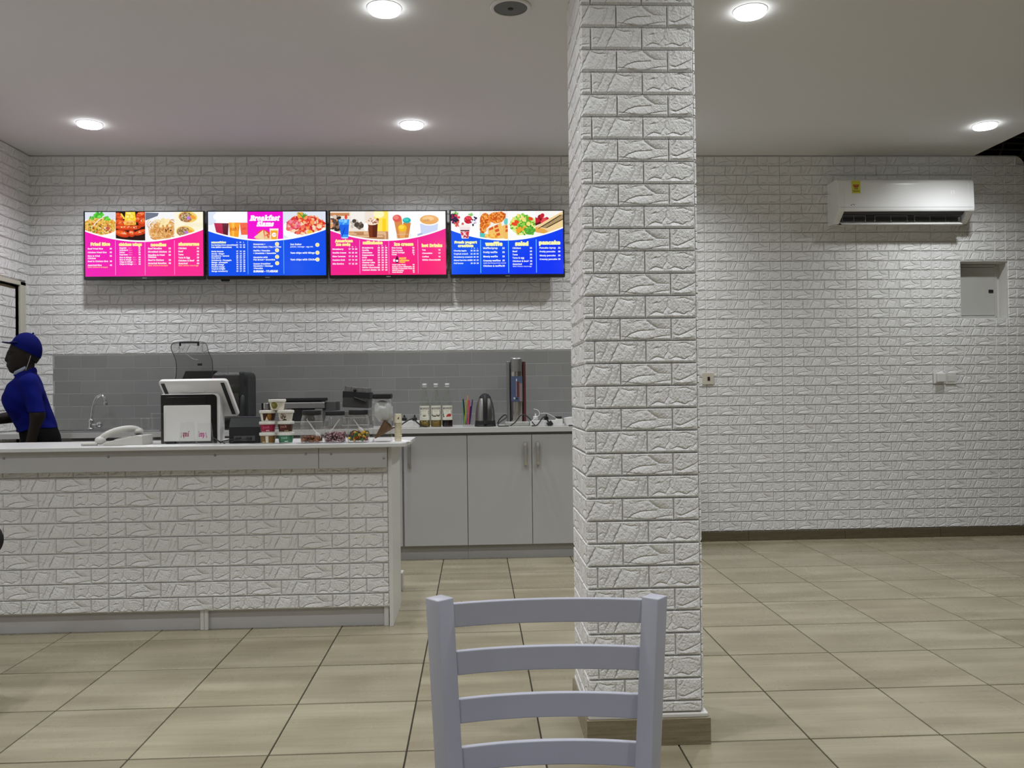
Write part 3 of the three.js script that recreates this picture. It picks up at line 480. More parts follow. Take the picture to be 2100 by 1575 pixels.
    blob(g, '#fff', 1280, 320, 260, 190); blob(g, '#a9d85a', 1280, 310, 220, 170); scatter(g, ['#8fd047', '#c6ea7a', '#5fae2c', '#e6f2a0', '#f2e27a', '#3c8a24'], 1280, 310, 215, 165, 220, 14, 40, .4); for (const [x, y] of [[1150, 300], [1180, 260], [1420, 210], [1130, 300]]) blob(g, '#ea4a24', x, y, 42, 28, .4); for (const [x, y] of [[1210, 385], [1300, 375], [1220, 420]]) blob(g, '#f3a32c', x, y, 56, 26, -.7); scatter(g, ['#6fc24a', '#4fa336'], 1400, 420, 95, 60, 40, 14, 40, .25);
    clip(g, 1500, 60, 1985, 640, () => { rect(g, '#f8f6f2', 1495, 60, 1990, 640); poly(g, '#5a1014', [[1500, 250], [1690, 200], [1720, 170], [1600, 290], [1500, 330]]); scatter(g, ['#c22030', '#8c1420', '#e04a50'], 1600, 210, 110, 60, 20, 24, 46); poly(g, '#f0d29a', [[1500, 350], [1700, 230], [1980, 80], [1980, 380], [1700, 470], [1560, 450]]); poly(g, '#e8aa52', [[1500, 350], [1640, 380], [1720, 430], [1680, 470], [1500, 440]]); g.strokeStyle = '#2c1408'; g.lineWidth = 9; for (let i = 0; i < 16; i++) { const x = 1600 + i * 24; g.beginPath(); g.moveTo(x - 50, 380 - i * 15); g.bezierCurveTo(x + 40, 300 - i * 12, x + 60, 420 - i * 14, x + 150, 330 - i * 12); g.stroke(); } });
    swoosh(g, 55, 1975, 1158, 405, 582, 372, pinkFill(g, 800, 1200, 560, 1158, '#0a56f0', '#0432f4'));
    poly(g, '#f4e2e4', [[190, 320], [390, 320], [350, 545], [235, 545]]); poly(g, '#f8f0ea', [[180, 310], [395, 310], [385, 350], [200, 350]]); rect(g, '#3a1c28', 215, 400, 365, 420); poly(g, '#c8283c', [[215, 430], [362, 425], [352, 490], [230, 490]]); scatter(g, ['#a81c30', '#f6dce0', '#d8485a'], 290, 480, 60, 60, 30, 8, 20);
    for (const x of [555, 1032, 1510]) vline(g, x, 565, 1135, '#6cc8ff', 12);
    const hd = (s, x, y, sz, f) => txt(g, s, x, y, sz, '#fbf7b0', { b: sz * .15, fit: f });
    hd('Fresh yogurt', 108, 628, 56, 385); hd('creation', 168, 690, 58, 265); hd('waffle', 640, 668, 84, 290); hd('salad', 1148, 668, 90, 230); hd('pancake', 1555, 650, 84, 370);
    [['S', 410], ['M', 462], ['L', 510]].forEach(([s, x]) => txt(g, s, x, 724, 28, '#cfe0ff', { a: 'right' }));
    rows(g, [[764, 'Chunky Apple', '20', '26', '32'], [818, 'Tropical crunch', '22', '26', '33'], [872, 'Strawberry cream', '24', '28', '35'], [926, 'Mixed berries chill', '25', '30', '35'], [978, 'Full house', '28', '35', '38']], 95, [418, 468, 520], 33);
    rows(g, [[726, 'Waffle/syrup', '22'], [796, 'Fruity waffle', '30'], [868, 'Meaty waffle', '35'], [938, 'Creamy waffles', '35'], [1030, 'Chicken & waffle', '30']], 597, [968], 40); txt(g, '(with One Scoop of ice cream)', 600, 976, 27);
    rows(g, [[726, 'Chicken', '35'], [782, 'Beef', '35'], [838, 'Tuna', '35'], [894, 'Tuna & egg', '36'], [950, 'Chicken & beef', '38'], [1000, 'Assorted', '43']], 1100, [1438], 38); txt(g, '(Beef, Chicken, tuna & egg)', 1103, 1034, 25);
    rows(g, [[724, 'Pancake /syrup', '22'], [788, 'Fruity pancake', '30'], [856, 'Meaty pancake', '35'], [920, 'Creamy pancake', '35']], 1565, [1925], 38);
  }),
];
{
  const TV = [[-2.943, -2.041, 'pink menu screen listing fried rice, wings, noodles and shawarma'], [-2.027, -1.118, 'blue menu screen headed Breakfast Slams with smoothies'], [-1.107, -.204, 'pink menu screen listing ice soda, milkshakes and ice cream'], [-.186, .702, 'blue menu screen listing yogurt, waffle, salad and pancake']];
  const glow = [[.95, .22, .55], [.25, .35, .95], [.95, .25, .5], [.3, .42, .95]];
  TV.forEach(([x0, x1, label], i) => {
    const w = x1 - x0, z = -6.46, y0 = 2.086, y1 = 2.608, t = thing('menu_screen', label, 'screen', [(x0 + x1) / 2, y0, z], 0, 'menu screens on the brick wall'), H = y1 - y0;
    obj('bezel', [ext(rrect(-w / 2, 0, w, H, [.012, .012, .004, .004]), .045, .003).translate(0, 0, -.045)], M.blackGloss, t);
    obj('rear_housing', bx(-w / 2 + .08, w / 2 - .08, .05, H - .08, -.075, -.044, .012), M.black, t);
    obj('wall_bracket', [bx(-.2, .2, .16, .34, -.152, -.144, .002), bx(-.15, -.12, .12, .38, -.146, -.074, .002), bx(.12, .15, .12, .38, -.146, -.074, .002)], M.black, t);
    obj('display', new THREE.PlaneGeometry(w - .024, H - .034).translate(0, (.026 + H - .008) / 2, .0008), new THREE.MeshStandardMaterial({ color: 0x050505, roughness: .12, emissive: 0xffffff, emissiveMap: screens[i], emissiveIntensity: SCREEN_GLOW }), t);
    obj('brand_mark', plane(.034, .006, 0, .013, .0008), std(lin(.25, .25, .25), .3), t);
    if (i === 1) obj('receiver', bx(-w / 2 + .1, -w / 2 + .16, -.012, .002, -.04, -.01, .004), M.black, t);
    const a = new THREE.RectAreaLight(new THREE.Color(...glow[i]), .06, w - .03, H - .04); a.name = 'screen_light'; a.position.set((x0 + x1) / 2, (y0 + y1) / 2, z + .006); a.rotation.y = Math.PI; a.castShadow = true; scene.add(a);
  });
}
// ---------------------------------------------------------------- air conditioner
{
  const x0 = 2.835, x1 = 3.915, a = thing('air_conditioner', 'white wall mounted split air conditioner with open flap', 'air conditioner', [x0, 0, WZ + .01]);
  const W = x1 - x0, prof = (open) => {
    const s = new THREE.Shape(); s.moveTo(0, 2.50); s.lineTo(open ? .06 : .105, 2.497); if (open) { s.lineTo(.045, 2.55); s.lineTo(.09, 2.64); s.lineTo(.17, 2.63); s.lineTo(.205, 2.575); } else s.lineTo(.2, 2.572);
    s.quadraticCurveTo(.212, 2.578, .213, 2.60); s.lineTo(.207, 2.785); s.quadraticCurveTo(.203, 2.832, .15, 2.835); s.lineTo(0, 2.835); s.closePath(); return s;
  };
  const run = (s, d, x, bev) => ext(s, d, bev).rotateY(-Math.PI / 2).scale(1, 1, 1).translate(x + d, 0, 0).rotateY(0);
  // profile x is depth: after the turn it points along +z
  const fix = (g) => { const p = g.attributes.position, n = g.attributes.normal; return g; };
  obj('body', [fix(run(prof(true), W - .09, .045, 0)), run(prof(false), .047, -.001, .004), run(prof(false), .047, W - .046, .004)], M.whiteGloss, a);
  obj('seam', bx(.01, W - .01, 2.605, 2.6085, .2, .2135, 0), std(lin(.4, .4, .4), .5), a);
  const o = obj('air_outlet', [bx(.046, W - .046, 2.50, 2.56, .056, .062, 0), bx(.046, W - .046, 2.555, 2.63, .06, .10, 0), bx(.046, W - .046, 2.625, 2.638, .10, .165, 0), turned(cyl(.032, .032, W - .1, 0, 0, 0, 20), 0, 0, Math.PI / 2).translate(W / 2, 2.595, .125)], std(lin(.075, .075, .08), .6), a);
  const bars = [[.06, .245, 2], [.32, .58, 2], [.64, 1.015, 3]];
  for (const [p, q, n] of bars) { const g = [bx(p, q, 2.553, 2.557, .135, .14, 0)]; for (let k = 0; k <= n; k++) { const x = p + (q - p) * k / n; g.push(bx(x - .002, x + .002, 2.512, 2.556, .13, .137, 0)); } obj('louvre', g, M.steelDull, o); }
  obj('flap', turned(box(W - .11, .006, .075, 0, 0, 0, .0025), .5).translate(W / 2 - .005, 2.503, .118), M.white, a);
  const st = canvasTex(128, 192, (g) => { rect(g, '#d9d23e', 0, 0, 128, 192); poly(g, '#a8401c', [[16, 60], [112, 60], [92, 104], [36, 104]]); rect(g, '#d8a03a', 30, 74, 98, 82); rect(g, '#8f8a20', 36, 112, 94, 132); rect(g, '#6f7a1c', 10, 150, 118, 162); rect(g, '#b5b02c', 24, 168, 104, 176); });
  obj('energy_sticker', new THREE.PlaneGeometry(.068, .1).rotateX(-.03).translate(.14, 2.765, .2092), std(0xffffff, .5, { map: st }), a);
  obj('logo', [turned(bx(-.012, 0, -.0015, .0015, 0, .001, 0), 0, 0, -.5).translate(.118, 2.627, .2125), turned(bx(0, .013, -.0015, .0015, 0, .001, 0), 0, 0, .6).translate(.118, 2.622, .2125), bx(.095, .103, 2.62, 2.626, .212, .2132, 0)], M.black, a);
  const led = std(0x000000, .5, { emissive: 0xffffff, emissiveIntensity: .9 });
  obj('display_digit', bx(.895, .8985, 2.712, 2.738, .2085, .2105, 0), led, a); obj('display_digit', [bx(.909, .922, 2.735, 2.738, .208, .2105, 0), bx(.9185, .922, 2.712, 2.738, .2085, .2105, 0)], led, a);
}
// ---------------------------------------------------------------- electrical panel and switches
{
  const p = thing('electrical_panel', 'grey metal electrical panel in a wall recess', 'electrical panel', [0, 0, WZ - .11]);
  const m = std(lin(.52, .515, .49), .4), x0 = REC[0] + .004, x1 = REC[1] - .02, y0 = REC[2] + .004, y1 = REC[3] - .004;
  obj('frame', [bx(x0, x1, y0, y0 + .022, 0, .012, .001), bx(x0, x1, y1 - .022, y1, 0, .012, .001), bx(x0, x0 + .012, y0 + .022, y1 - .022, 0, .012, .001), bx(x1 - .024, x1, y0 + .022, y1 - .022, 0, .012, .001)], m, p);
  const d = obj('door', bx(x0 + .013, x1 - .026, y0 + .025, y1 - .025, 0, .015, .002), m, p);
  obj('latch', bx(x1 - .075, x1 - .035, 1.968, 1.995, .0148, .019, .002), M.black, d);
  for (const y of [y0 + .011, y1 - .011]) obj('screw', cyl(.004, .004, .003, 0, 0, 0, 10).rotateX(Math.PI / 2).translate(x1 - .012, y, .013), M.steelDull, p);
  const s1 = thing('switch_plate', 'cream isolator switch plate with a dark rocker beside the column', 'switch', [1.845, 1.29, WZ + .009]);
  obj('plate', box(.094, .092, .014, 0, 0, .007, .003), std(lin(.62, .58, .48), .4), s1); obj('rocker', box(.02, .03, .006, .004, 0, .015, .002), std(lin(.03, .012, .008), .4), s1);
  const s2 = thing('wall_socket', 'white wall socket with a protruding adaptor below the air conditioner', 'socket', [3.722, 1.275, WZ + .009]);
  obj('plate', box(.088, .088, .012, 0, 0, .006, .003), M.white, s2); obj('adaptor', box(.07, .07, .03, .008, .002, .026, .006), M.white, s2);
  const s3 = thing('wall_socket', 'plain white blank wall plate beside the protruding adaptor', 'wall plate', [3.82, 1.27, WZ + .009]);
  obj('plate', box(.09, .092, .012, 0, 0, .006, .003), M.plaster, s3); obj('insert', box(.06, .05, .004, 0, 0, .013, .001), M.plaster, s3);
}
// dark lattice in the unlit void above the wall
{
  const l = thing('lattice_screen', 'dark curved lattice in the unlit void above the ceiling edge', 'lattice', [0, 0, -8.6]);
  const m = std(lin(.5, .47, .42), .5);
  obj('frame', [bx(4.2, 6.4, 2.9, 2.94, -.02, .02, 0), bx(4.2, 6.4, 3.9, 3.95, -.02, .02, 0), bx(4.2, 4.22, 2.94, 3.9, -.02, .02, 0), bx(6.38, 6.4, 2.94, 3.9, -.02, .02, 0)], M.black, l);
  for (let i = 0; i < 9; i++) obj('stem', tube([[4.3 + i * .24, 2.93, 0], [4.4 + i * .24, 3.2, .03], [4.32 + i * .24, 3.5, 0], [4.46 + i * .24, 3.91, 0]], .012, 24, 6), m, l);
  for (let i = 0; i < 12; i++) obj('branch', tube([[4.22, 3.0 + i * .072, .02], [4.7, 3.09 + i * .07, .03], [5.2, 3.02 + i * .075, .02], [5.8, 3.1 + i * .065, .03], [6.38, 3.02 + i * .07, .02]], .009, 32, 6), m, l);
}
// ---------------------------------------------------------------- things on the service counter
const CT = .9505;
// point-of-sale terminal
{
  const p = thing('pos_terminal', 'white and black point of sale terminal seen from behind', 'terminal', [-1.508, CT, -4.52]);
  const back = ext(rrect(-.155, 0, .306, .262, [.004, .004, .03, .006]), .085, .003).translate(0, 0, -.085);
  obj('stand_shell', back, M.white, p);
  obj('stand_face', ext(rrect(-.155, .001, .292, .258, [.004, .004, .026, .004]), .006, .001).translate(0, 0, .0002), M.blackGloss, p);
  obj('lower_panel', ext(rrect(-.138, .012, .244, .19, [.004, .004, .008, .006]), .02, .002).translate(0, 0, -.006), M.white, p);
  obj('status_strip', bx(-.13, .08, .208, .246, .0055, .0085, .002), M.blackGloss, p);
  obj('foot', [bx(-.125, -.08, 0, .012, .006, .016, .001), bx(.02, .026, 0, .012, .006, .014, .001)], M.black, p);
  const s = new THREE.Group(); s.name = 'touchscreen'; p.add(s); s.position.set(.018, .245, -.10); s.rotation.set(.60, -.24, 0, 'YXZ');
  const sh = ext(rrect(-.2, -.115, .4, .235, .02), .022, .004), glassy = ext(rrect(-.195, -.11, .39, .225, .017), .004, .0005).translate(0, 0, -.004);
  obj('rear_shell', sh, M.white, s); obj('glass_face', glassy, M.blackGloss, s);
  obj('side_strip', ext([[-.186, -.1], [-.165, -.1], [-.165, .105], [-.186, .105]], .003).translate(0, 0, .021), M.black, s);
  obj('side_strip', ext([[.165, -.1], [.186, -.1], [.186, .105], [.165, .105]], .003).translate(0, 0, .021), M.black, s);
  obj('vent_ridge', box(.12, .01, .004, -.01, .05, .023, .0015), M.white, s);
  const base = obj('base_foot', bx(.06, .19, 0, .014, -.2, -.05, .004), M.white, p);
}
// receipt printer with its cables
{
  const p = thing('receipt_printer', 'black receipt printer beside the stacked tubs', 'printer', [-1.213, CT, -4.46]);
  const s = shapeOf([[-.19, 0], [0, 0], [0, .085], [-.03, .132], [-.19, .132]]);
  obj('body', ext(s, .162, .004).rotateY(-Math.PI / 2).translate(.081, 0, 0), std(lin(.008, .009, .010), .5), p);
  obj('cover', bx(-.07, .07, .128, .137, -.17, -.04, .004), std(lin(.010, .011, .012), .5), p);
  const c = obj('port_bay', bx(-.055, .055, .012, .038, -.002, .001, .001), std(lin(.09, .09, .09), .5), p);
  for (const x of [-.03, .025]) obj('plug', [box(.026, .013, .02, x, .025, .008, .002), tube([[x - .01, .025, .015], [x - .045, .02, .03], [x - .08, .012, .02], [x - .1, .006, -.01]], .0028, 20, 6)], M.cableBlack, c);
}
tag(obj('black_cable', tube([[-1.33, CT + .004, -4.44], [-1.36, CT + .02, -4.47], [-1.385, CT + .03, -4.5], [-1.33, CT + .012, -4.43], [-1.30, CT + .004, -4.41]], .003, 40, 6), M.cableBlack), 'black cable looped between terminal and receipt printer', 'cable');
// clear cups: two turned over before the terminal with magenta print, two by the telephone
const cupGlass = phys(lin(.97, .97, .97), .04, { transmission: 1, thickness: 0, ior: 1.3 });
function cup(label, x, z, r0, r1, h, flip, y = CT) {
  const c = thing('plastic_cup', label, 'cup', [x, y, z], 0, 'clear plastic cups on the counter');
  const g = lathe([[0, .002], [r0 - .002, .002], [r0, .004], [r1, h - .004]], 36), rim = new THREE.TorusGeometry(r1, .0016, 8, 40).rotateX(Math.PI / 2).translate(0, h - .003, 0);
  if (flip) { g.rotateX(Math.PI).translate(0, h, 0); rim.rotateX(Math.PI).translate(0, h, 0); }
  obj('wall', g, cupGlass, c); obj('rim', rim, cupGlass, c);
  return c;
}
function cupPrint(c, r, y, mirrored, col) { // the word is printed on the wall of a cup that stands on its rim
  const t = canvasTex(256, 160, (g, w, h) => { g.clearRect(0, 0, w, h); g.save(); g.translate(w / 2, h / 2); g.rotate(Math.PI); if (mirrored) g.scale(-1, 1); txt(g, 'yah !', -112, 40, 110, col, { f: 'serif', skew: .25, b: 5, fit: 215 }); g.restore(); });
  const g = new THREE.CylinderGeometry(r - .0008, r + .002, .05, 24, 1, true, -.62, 1.24).translate(0, y, 0);
  obj('printed_word', g, new THREE.MeshStandardMaterial({ map: t, transparent: true, roughness: .5, side: THREE.DoubleSide }), c);
}
cupPrint(cup('upturned clear cup printed yah! in the middle of the white panel', -1.495, -4.425, .033, .043, .118, true), .0405, .05, false, '#8c1538');
cupPrint(cup('upturned clear cup printed yah! beside the black terminal edge', -1.405, -4.42, .033, .043, .112, true), .0405, .048, true, '#b0387c');
cup('empty clear cup standing against the white terminal panel', -1.656, -4.462, .03, .036, .165, false);
cup('empty clear cup between telephone and terminal', -1.72, -4.452, .018, .022, .14, false);
// telephone
{
  const t = thing('telephone', 'pale desk telephone with handset and coiled cord', 'telephone', [-1.84, CT, -4.46]), m = std(lin(.58, .57, .53), .4);
  obj('base', ext(shapeOf([[-.085, 0], [.115, 0], [.115, .048], [.09, .052], [-.07, .018], [-.085, .012]]), .15, .004).translate(0, 0, -.11), m, t);
  obj('display', turned(box(.045, .003, .05, 0, 0, 0, .001), 0, 0, .2).translate(.055, .047, -.05), M.black, t);
  const keys = obj('keypad', turned(box(.065, .004, .06, 0, 0, 0, .001), 0, 0, .21).translate(.0, .036, -.005), std(lin(.5, .49, .46), .5), t);
  const h = obj('handset', [tube([[-.115, .03, .0], [-.08, .058, -.01], [-.03, .078, -.04], [.02, .083, -.07], [.045, .074, -.09]], .0165, 40, 12).scale(1, 1, 1), new THREE.SphereGeometry(.027, 20, 14).scale(1, .8, 1).translate(-.112, .026, .002), new THREE.SphereGeometry(.027, 20, 14).scale(1, .75, 1).translate(.045, .066, -.09)], m, t);
  const pts = []; for (let i = 0; i <= 260; i++) { const u = i / 260, a = u * 34 * 6.283; pts.push([-.12 - .075 * u + .006 * Math.cos(a) * .2, .0085 + .0065 * Math.sin(a), .02 + .012 * u + .0065 * Math.cos(a)]); }
  obj('coiled_cord', new THREE.TubeGeometry(new THREE.CatmullRomCurve3(pts.map((q) => V(...q))), 520, .0019, 5), m, t);
}
tag(obj('dark_pen', [turned(cyl(.004, .004, .13, 0, 0, 0, 12), 0, 0, Math.PI / 2).translate(-1.99, CT + .0042, -4.66), turned(cyl(.0045, .002, .02, 0, 0, 0, 12), 0, 0, Math.PI / 2).translate(-1.92, CT + .0045, -4.66)], M.black), 'dark pen lying behind the telephone cord', 'pen');
tag(obj('paper_sheet', bx(-1.80, -1.42, CT - .0005, CT + .0012, -4.41, -4.315, .0004), std(lin(.8, .8, .78), .6)), 'white paper sheet along the counter edge before the terminal', 'paper');
tag(obj('paper_sheet', turned(bx(-.055, .055, 0, .0012, -.09, .09, .0004), 0, .35).translate(-.415, CT, -4.45), std(lin(.82, .82, .81), .6)), 'white tissue under the wafer cups at the counter corner', 'paper');
// tubs of ice cream
{
  const white = std(lin(.72, .70, .64), .45);
  const wrap = (base, paint) => canvasTex(512, 96, (g, w, h) => { rect(g, base, 0, 0, w, h); paint(g); });
  const T = [
    [-1.076, 0, 'tan ice cream tub with a barcode, bottom of the stack by the printer', '#7a5a22', (g) => { rect(g, '#e8e0d0', 118, 4, 150, 92); rect(g, '#c8b890', 70, 78, 108, 90); }],
    [-.986, 0, 'green ice cream tub at the bottom beside the jars', '#3f7a5c', (g) => { rect(g, '#e6efe8', 130, 74, 172, 84); txt(g, 'yah', 88, 44, 40, '#9cc8b0', { f: 'serif', skew: .25 }); }],
    [-1.076, 1, 'raspberry red ice cream tub in the stack by the printer', '#9c1740', (g) => { rect(g, '#f0d0d8', 122, 74, 164, 86); txt(g, 'yah', 84, 50, 42, '#d86a90', { f: 'serif', skew: .25 }); }],
    [-.986, 1, 'chocolate brown ice cream tub above the green tub', '#4a2614', (g) => { txt(g, 'yah', 78, 44, 42, '#c89088', { f: 'serif', skew: .25 }); rect(g, '#6a1c2c', 78, 52, 124, 70); rect(g, '#b8a080', 130, 80, 180, 90); }],
    [-1.076, 2, 'brown caramel ice cream tub above the red tub', '#3c1c08', (g) => { rect(g, '#e6ded0', 0, 0, 84, 96); poly(g, '#e8dcc8', [[110, 96], [132, 40], [150, 96]]); blob(g, '#8a5a20', 160, 44, 26, 44); blob(g, '#a8742c', 152, 36, 12, 20); }],
    [-.986, 2, 'white cookie ice cream tub with a speckled scoop picture', '#d8d0c4', (g) => { blob(g, '#b4a494', 116, 42, 38, 40); for (let i = 0; i < 14; i++) blob(g, '#20140e', 116 + R(-30, 30), 42 + R(-30, 32), R(3, 7)); poly(g, '#150d08', [[100, 96], [130, 76], [158, 84], [160, 96]]); }],
    [-1.028, 3, 'topmost ice cream tub with an olive green scoop picture', '#d6d0c0', (g) => { blob(g, '#7a7434', 108, 46, 40, 46); blob(g, '#8e8844', 100, 36, 20, 20); }],
  ];
  const bodyG = lathe([[0, 0], [.031, 0], [.0325, .003], [.0395, .044]], 40), lidG = lathe([[.0395, .0425], [.0435, .0425], [.0442, .0445], [.0442, .0555], [.0425, .057], [.038, .0572], [.036, .0562], [0, .0562]], 40), label = new THREE.CylinderGeometry(.0396, .0333, .037, 40, 1, true, -Math.PI * .5, Math.PI * 2).translate(0, .0235, 0);
  for (const [x, k, l, base, paint] of T) {
    const t = thing('ice_cream_tub', l, 'tub', [x, CT + k * .0575, -4.40 - R(0, .004)], 0, 'stacked ice cream tubs');
    obj('pot', bodyG, white, t); obj('printed_band', label, std(0xffffff, .45, { map: wrap(base, paint) }), t); obj('lid', lidG, white, t);
  }
}
// topping jars
function jar(label, x, z, w, d, h, neck, lidW, lidH, round) {
  const j = thing('glass_jar', label, 'jar', [x, CT, z], 0, 'lidded glass jars');
  const n = 12, pts = [];
  const ring = (sx, sz, y, k) => { const q = []; for (let i = 0; i < 48; i++) { const a = i / 48 * 6.2832, c = Math.cos(a), s = Math.sin(a), e = k; q.push(V(Math.sign(c) * Math.pow(Math.abs(c), e) * sx, y, Math.sign(s) * Math.pow(Math.abs(s), e) * sz)); } return q; };
  const prof = round ? [[.86, 0], [.95, .004], [1, .018], [1, h * .55], [.97, h * .72], [.9, h * .86], [.82, h * .95], [.82, h]] : [[.9, 0], [.98, .004], [1, .014], [1, h * .88], [.96, h * .94], [.84, h * .97], [.84, h]];
  const rings = prof.map(([s, y]) => ring(w * s, d * s, y, round ? .8 : .5)), pos = [];
  const tri = (a, b, c) => pos.push(...a.toArray(), ...b.toArray(), ...c.toArray());
  for (let r = 0; r + 1 < rings.length; r++) for (let i = 0; i < 48; i++) { const k = (i + 1) % 48, A = rings[r], B = rings[r + 1]; tri(A[i], B[i], B[k]); tri(A[i], B[k], A[k]); }
  for (let i = 0; i < 48; i++) tri(V(0, .0005, 0), rings[0][i], rings[0][(i + 1) % 48]);
  let g = new THREE.BufferGeometry(); g.setAttribute('position', new THREE.Float32BufferAttribute(pos, 3)); g = mergeVertices(g, 1e-5); g.computeVertexNormals();
  obj('glass', [g, g.clone().scale(.95, .985, .95).translate(0, .002, 0)], M.glass, j);
  obj('lid', round ? lathe([[0, 0], [lidW, 0], [lidW + .0015, .002], [lidW + .0015, lidH - .003], [lidW - .003, lidH], [0, lidH]], 40).translate(0, h - .004, 0) : box(lidW * 2, lidH, lidW * 2, 0, h - .004 + lidH / 2, 0, .008), M.black, j);
  return j;
}
const spoonMat = std(lin(.75, .74, .74), .4);
function spoon(label, j, a, b, y0) {
  const dir = V(b[0] - a[0], b[1] - a[1], b[2] - a[2]);
  const s = thing('plastic_spoon', label, 'spoon', [j[0], CT, j[1]], 0, 'white spoons in the topping jars');
  obj('stem', tube([a, [(a[0] + b[0]) / 2, (a[1] + b[1]) / 2 + .001, (a[2] + b[2]) / 2], b], .003, 10, 8), spoonMat, s);
  obj('bowl', new THREE.SphereGeometry(1, 18, 12).scale(.011, .019, .005).rotateZ(Math.atan2(dir.x, -dir.y)).translate(b[0] + dir.x * .14, b[1] + dir.y * .14, b[2]), spoonMat, s);
}
function heap(label, cols, n, j, w, h, r0, r1, y0 = .004) { // loose sweets and crumbs that nobody could count
  const list = [], c = new THREE.Color();
  const geo = new THREE.IcosahedronGeometry(1, 1), m = new THREE.InstancedMesh(geo, std(0xffffff, .5), n), mt = new THREE.Matrix4(), q = new THREE.Quaternion();
  for (let i = 0; i < n; i++) { const r = R(r0, r1), y = y0 + r + rnd() * Math.max(0, h - 2 * r), x = R(-w, w) * .9, z = R(-w, w) * .9; q.setFromEuler(new THREE.Euler(R(0, 6), R(0, 6), 0)); mt.compose(V(x, y, z), q, V(r, r * R(.7, 1), r)); m.setMatrixAt(i, mt); m.setColorAt(i, c.set(cols[Math.floor(rnd() * cols.length)])); }
  m.name = numbered(label[0]); m.position.set(j[0], CT, j[1]); m.castShadow = m.receiveShadow = true; scene.add(m); m.userData.kind = 'stuff'; tag(m, label[1], label[2]);
}
{
  const J = [[-.851, -4.40], [-.7305, -4.40], [-.611, -4.40]];
  jar('round jar of brown crumbs with a black lid beside the tubs', ...J[0], .058, .058, .148, 0, .047, .026, true);
  jar('round jar of pinkish sprinkles with a black lid', ...J[1], .057, .057, .145, 0, .048, .024, true);
  jar('round jar of colourful sweets with a black lid beside the tall jar', ...J[2], .057, .057, .147, 0, .048, .026, true);
  heap(['crumb_topping', 'brown biscuit crumbs in the jar beside the tubs', 'crumbs'], ['#6a3416', '#8a4a1c', '#7a5a24', '#54240e', '#9a5a28'], 260, J[0], .048, .036, .004, .010);
  heap(['sprinkle_topping', 'pink and dark sprinkles in the middle jar', 'sprinkles'], ['#8a4a52', '#c8a0a8', '#5a2a34', '#b88490', '#3c2228', '#d8c0c4'], 1500, J[1], .05, .052, .0022, .004);
  heap(['sweet_topping', 'yellow, orange, green and black sweets in a jar', 'sweets'], ['#c89a1c', '#20140c', '#3a6a1c', '#b8541c', '#d8b02c', '#2a1c10', '#7a3410'], 190, J[2], .047, .06, .006, .0105);
  spoon('white spoon lying in the crumb jar', J[0], [-.025, .125, .012], [.03, .05, .03]);
  spoon('white spoon standing in the sprinkle jar', J[1], [.025, .122, .012], [-.012, .065, .03]);
  spoon('white spoon leaning in the jar of sweets', J[2], [-.022, .12, .012], [.012, .072, .03]);
  const tj = jar('tall square jar with a black lid holding waffle cones', -.488, -4.42, .0515, .0515, .228, 0, .049, .029, false);
  const cone = thing('waffle_cone', 'brown waffle cone lying in the tall square jar', 'waffle cone', [-.488, CT + .006, -4.42]);
  obj('cone', turned(lathe([[0, 0], [.004, .004], [.034, .105], [.0325, .105], [.003, .008]], 30), 0, 0, -.78).translate(-.04, .012, .012), std(lin(.16, .085, .035), .7), cone);
  const bag = thing('plastic_bag', 'crumpled white plastic wrap in the tall square jar', 'wrap', [-.482, CT + .105, -4.42]);
  { const g = new THREE.IcosahedronGeometry(1, 5), p = g.attributes.position; for (let i = 0; i < p.count; i++) { const v = V(p.getX(i), p.getY(i), p.getZ(i)), k = 1 - .16 * vnoise(v.x * 3 + 9, v.y * 3 + v.z * 3) - .08 * vnoise(v.x * 8 + v.z * 6, v.y * 8 + 5); p.setXYZ(i, Math.max(-.046, Math.min(.046, v.x * .058 * k)), (v.y * .066) * k + .054, Math.max(-.046, Math.min(.046, v.z * .056 * k))); } const q = mergeVertices(clean(g), 1e-5); q.computeVertexNormals(); obj('wrap', q, std(lin(.62, .63, .62), .35), bag); }
  const wc = std(lin(.74, .67, .50), .6);
  for (let i = 0; i < 11; i++) {
    const c = tag(obj('wafer_cup', lathe(i < 10 ? [[.0172, 0], [.0185, .011], [.021, .0115], [.021, .0128], [.0172, .0128]] : [[.0165, 0], [.0215, .003], [.0205, .006], [.017, .05], [.0165, .051], [0, .051]], 28).translate(0, 0, 0), wc), i < 10 ? 'cream wafer cup nested in the stack beside the tall jar' : 'topmost cream wafer cup turned over on its stack', 'wafer cup', 'stacked wafer cups');
    c.position.set(-.408 + (i % 3) * .0005, CT + .0014 + i * .0092, -4.42);
    if (i === 10) obj('printed_mark', turned(box(.006, .012, .0006, 0, 0, 0, 0), 0, 0, -.4).translate(.003, .028, .0187), std(lin(.08, .05, .03), .6), c);
  }
}
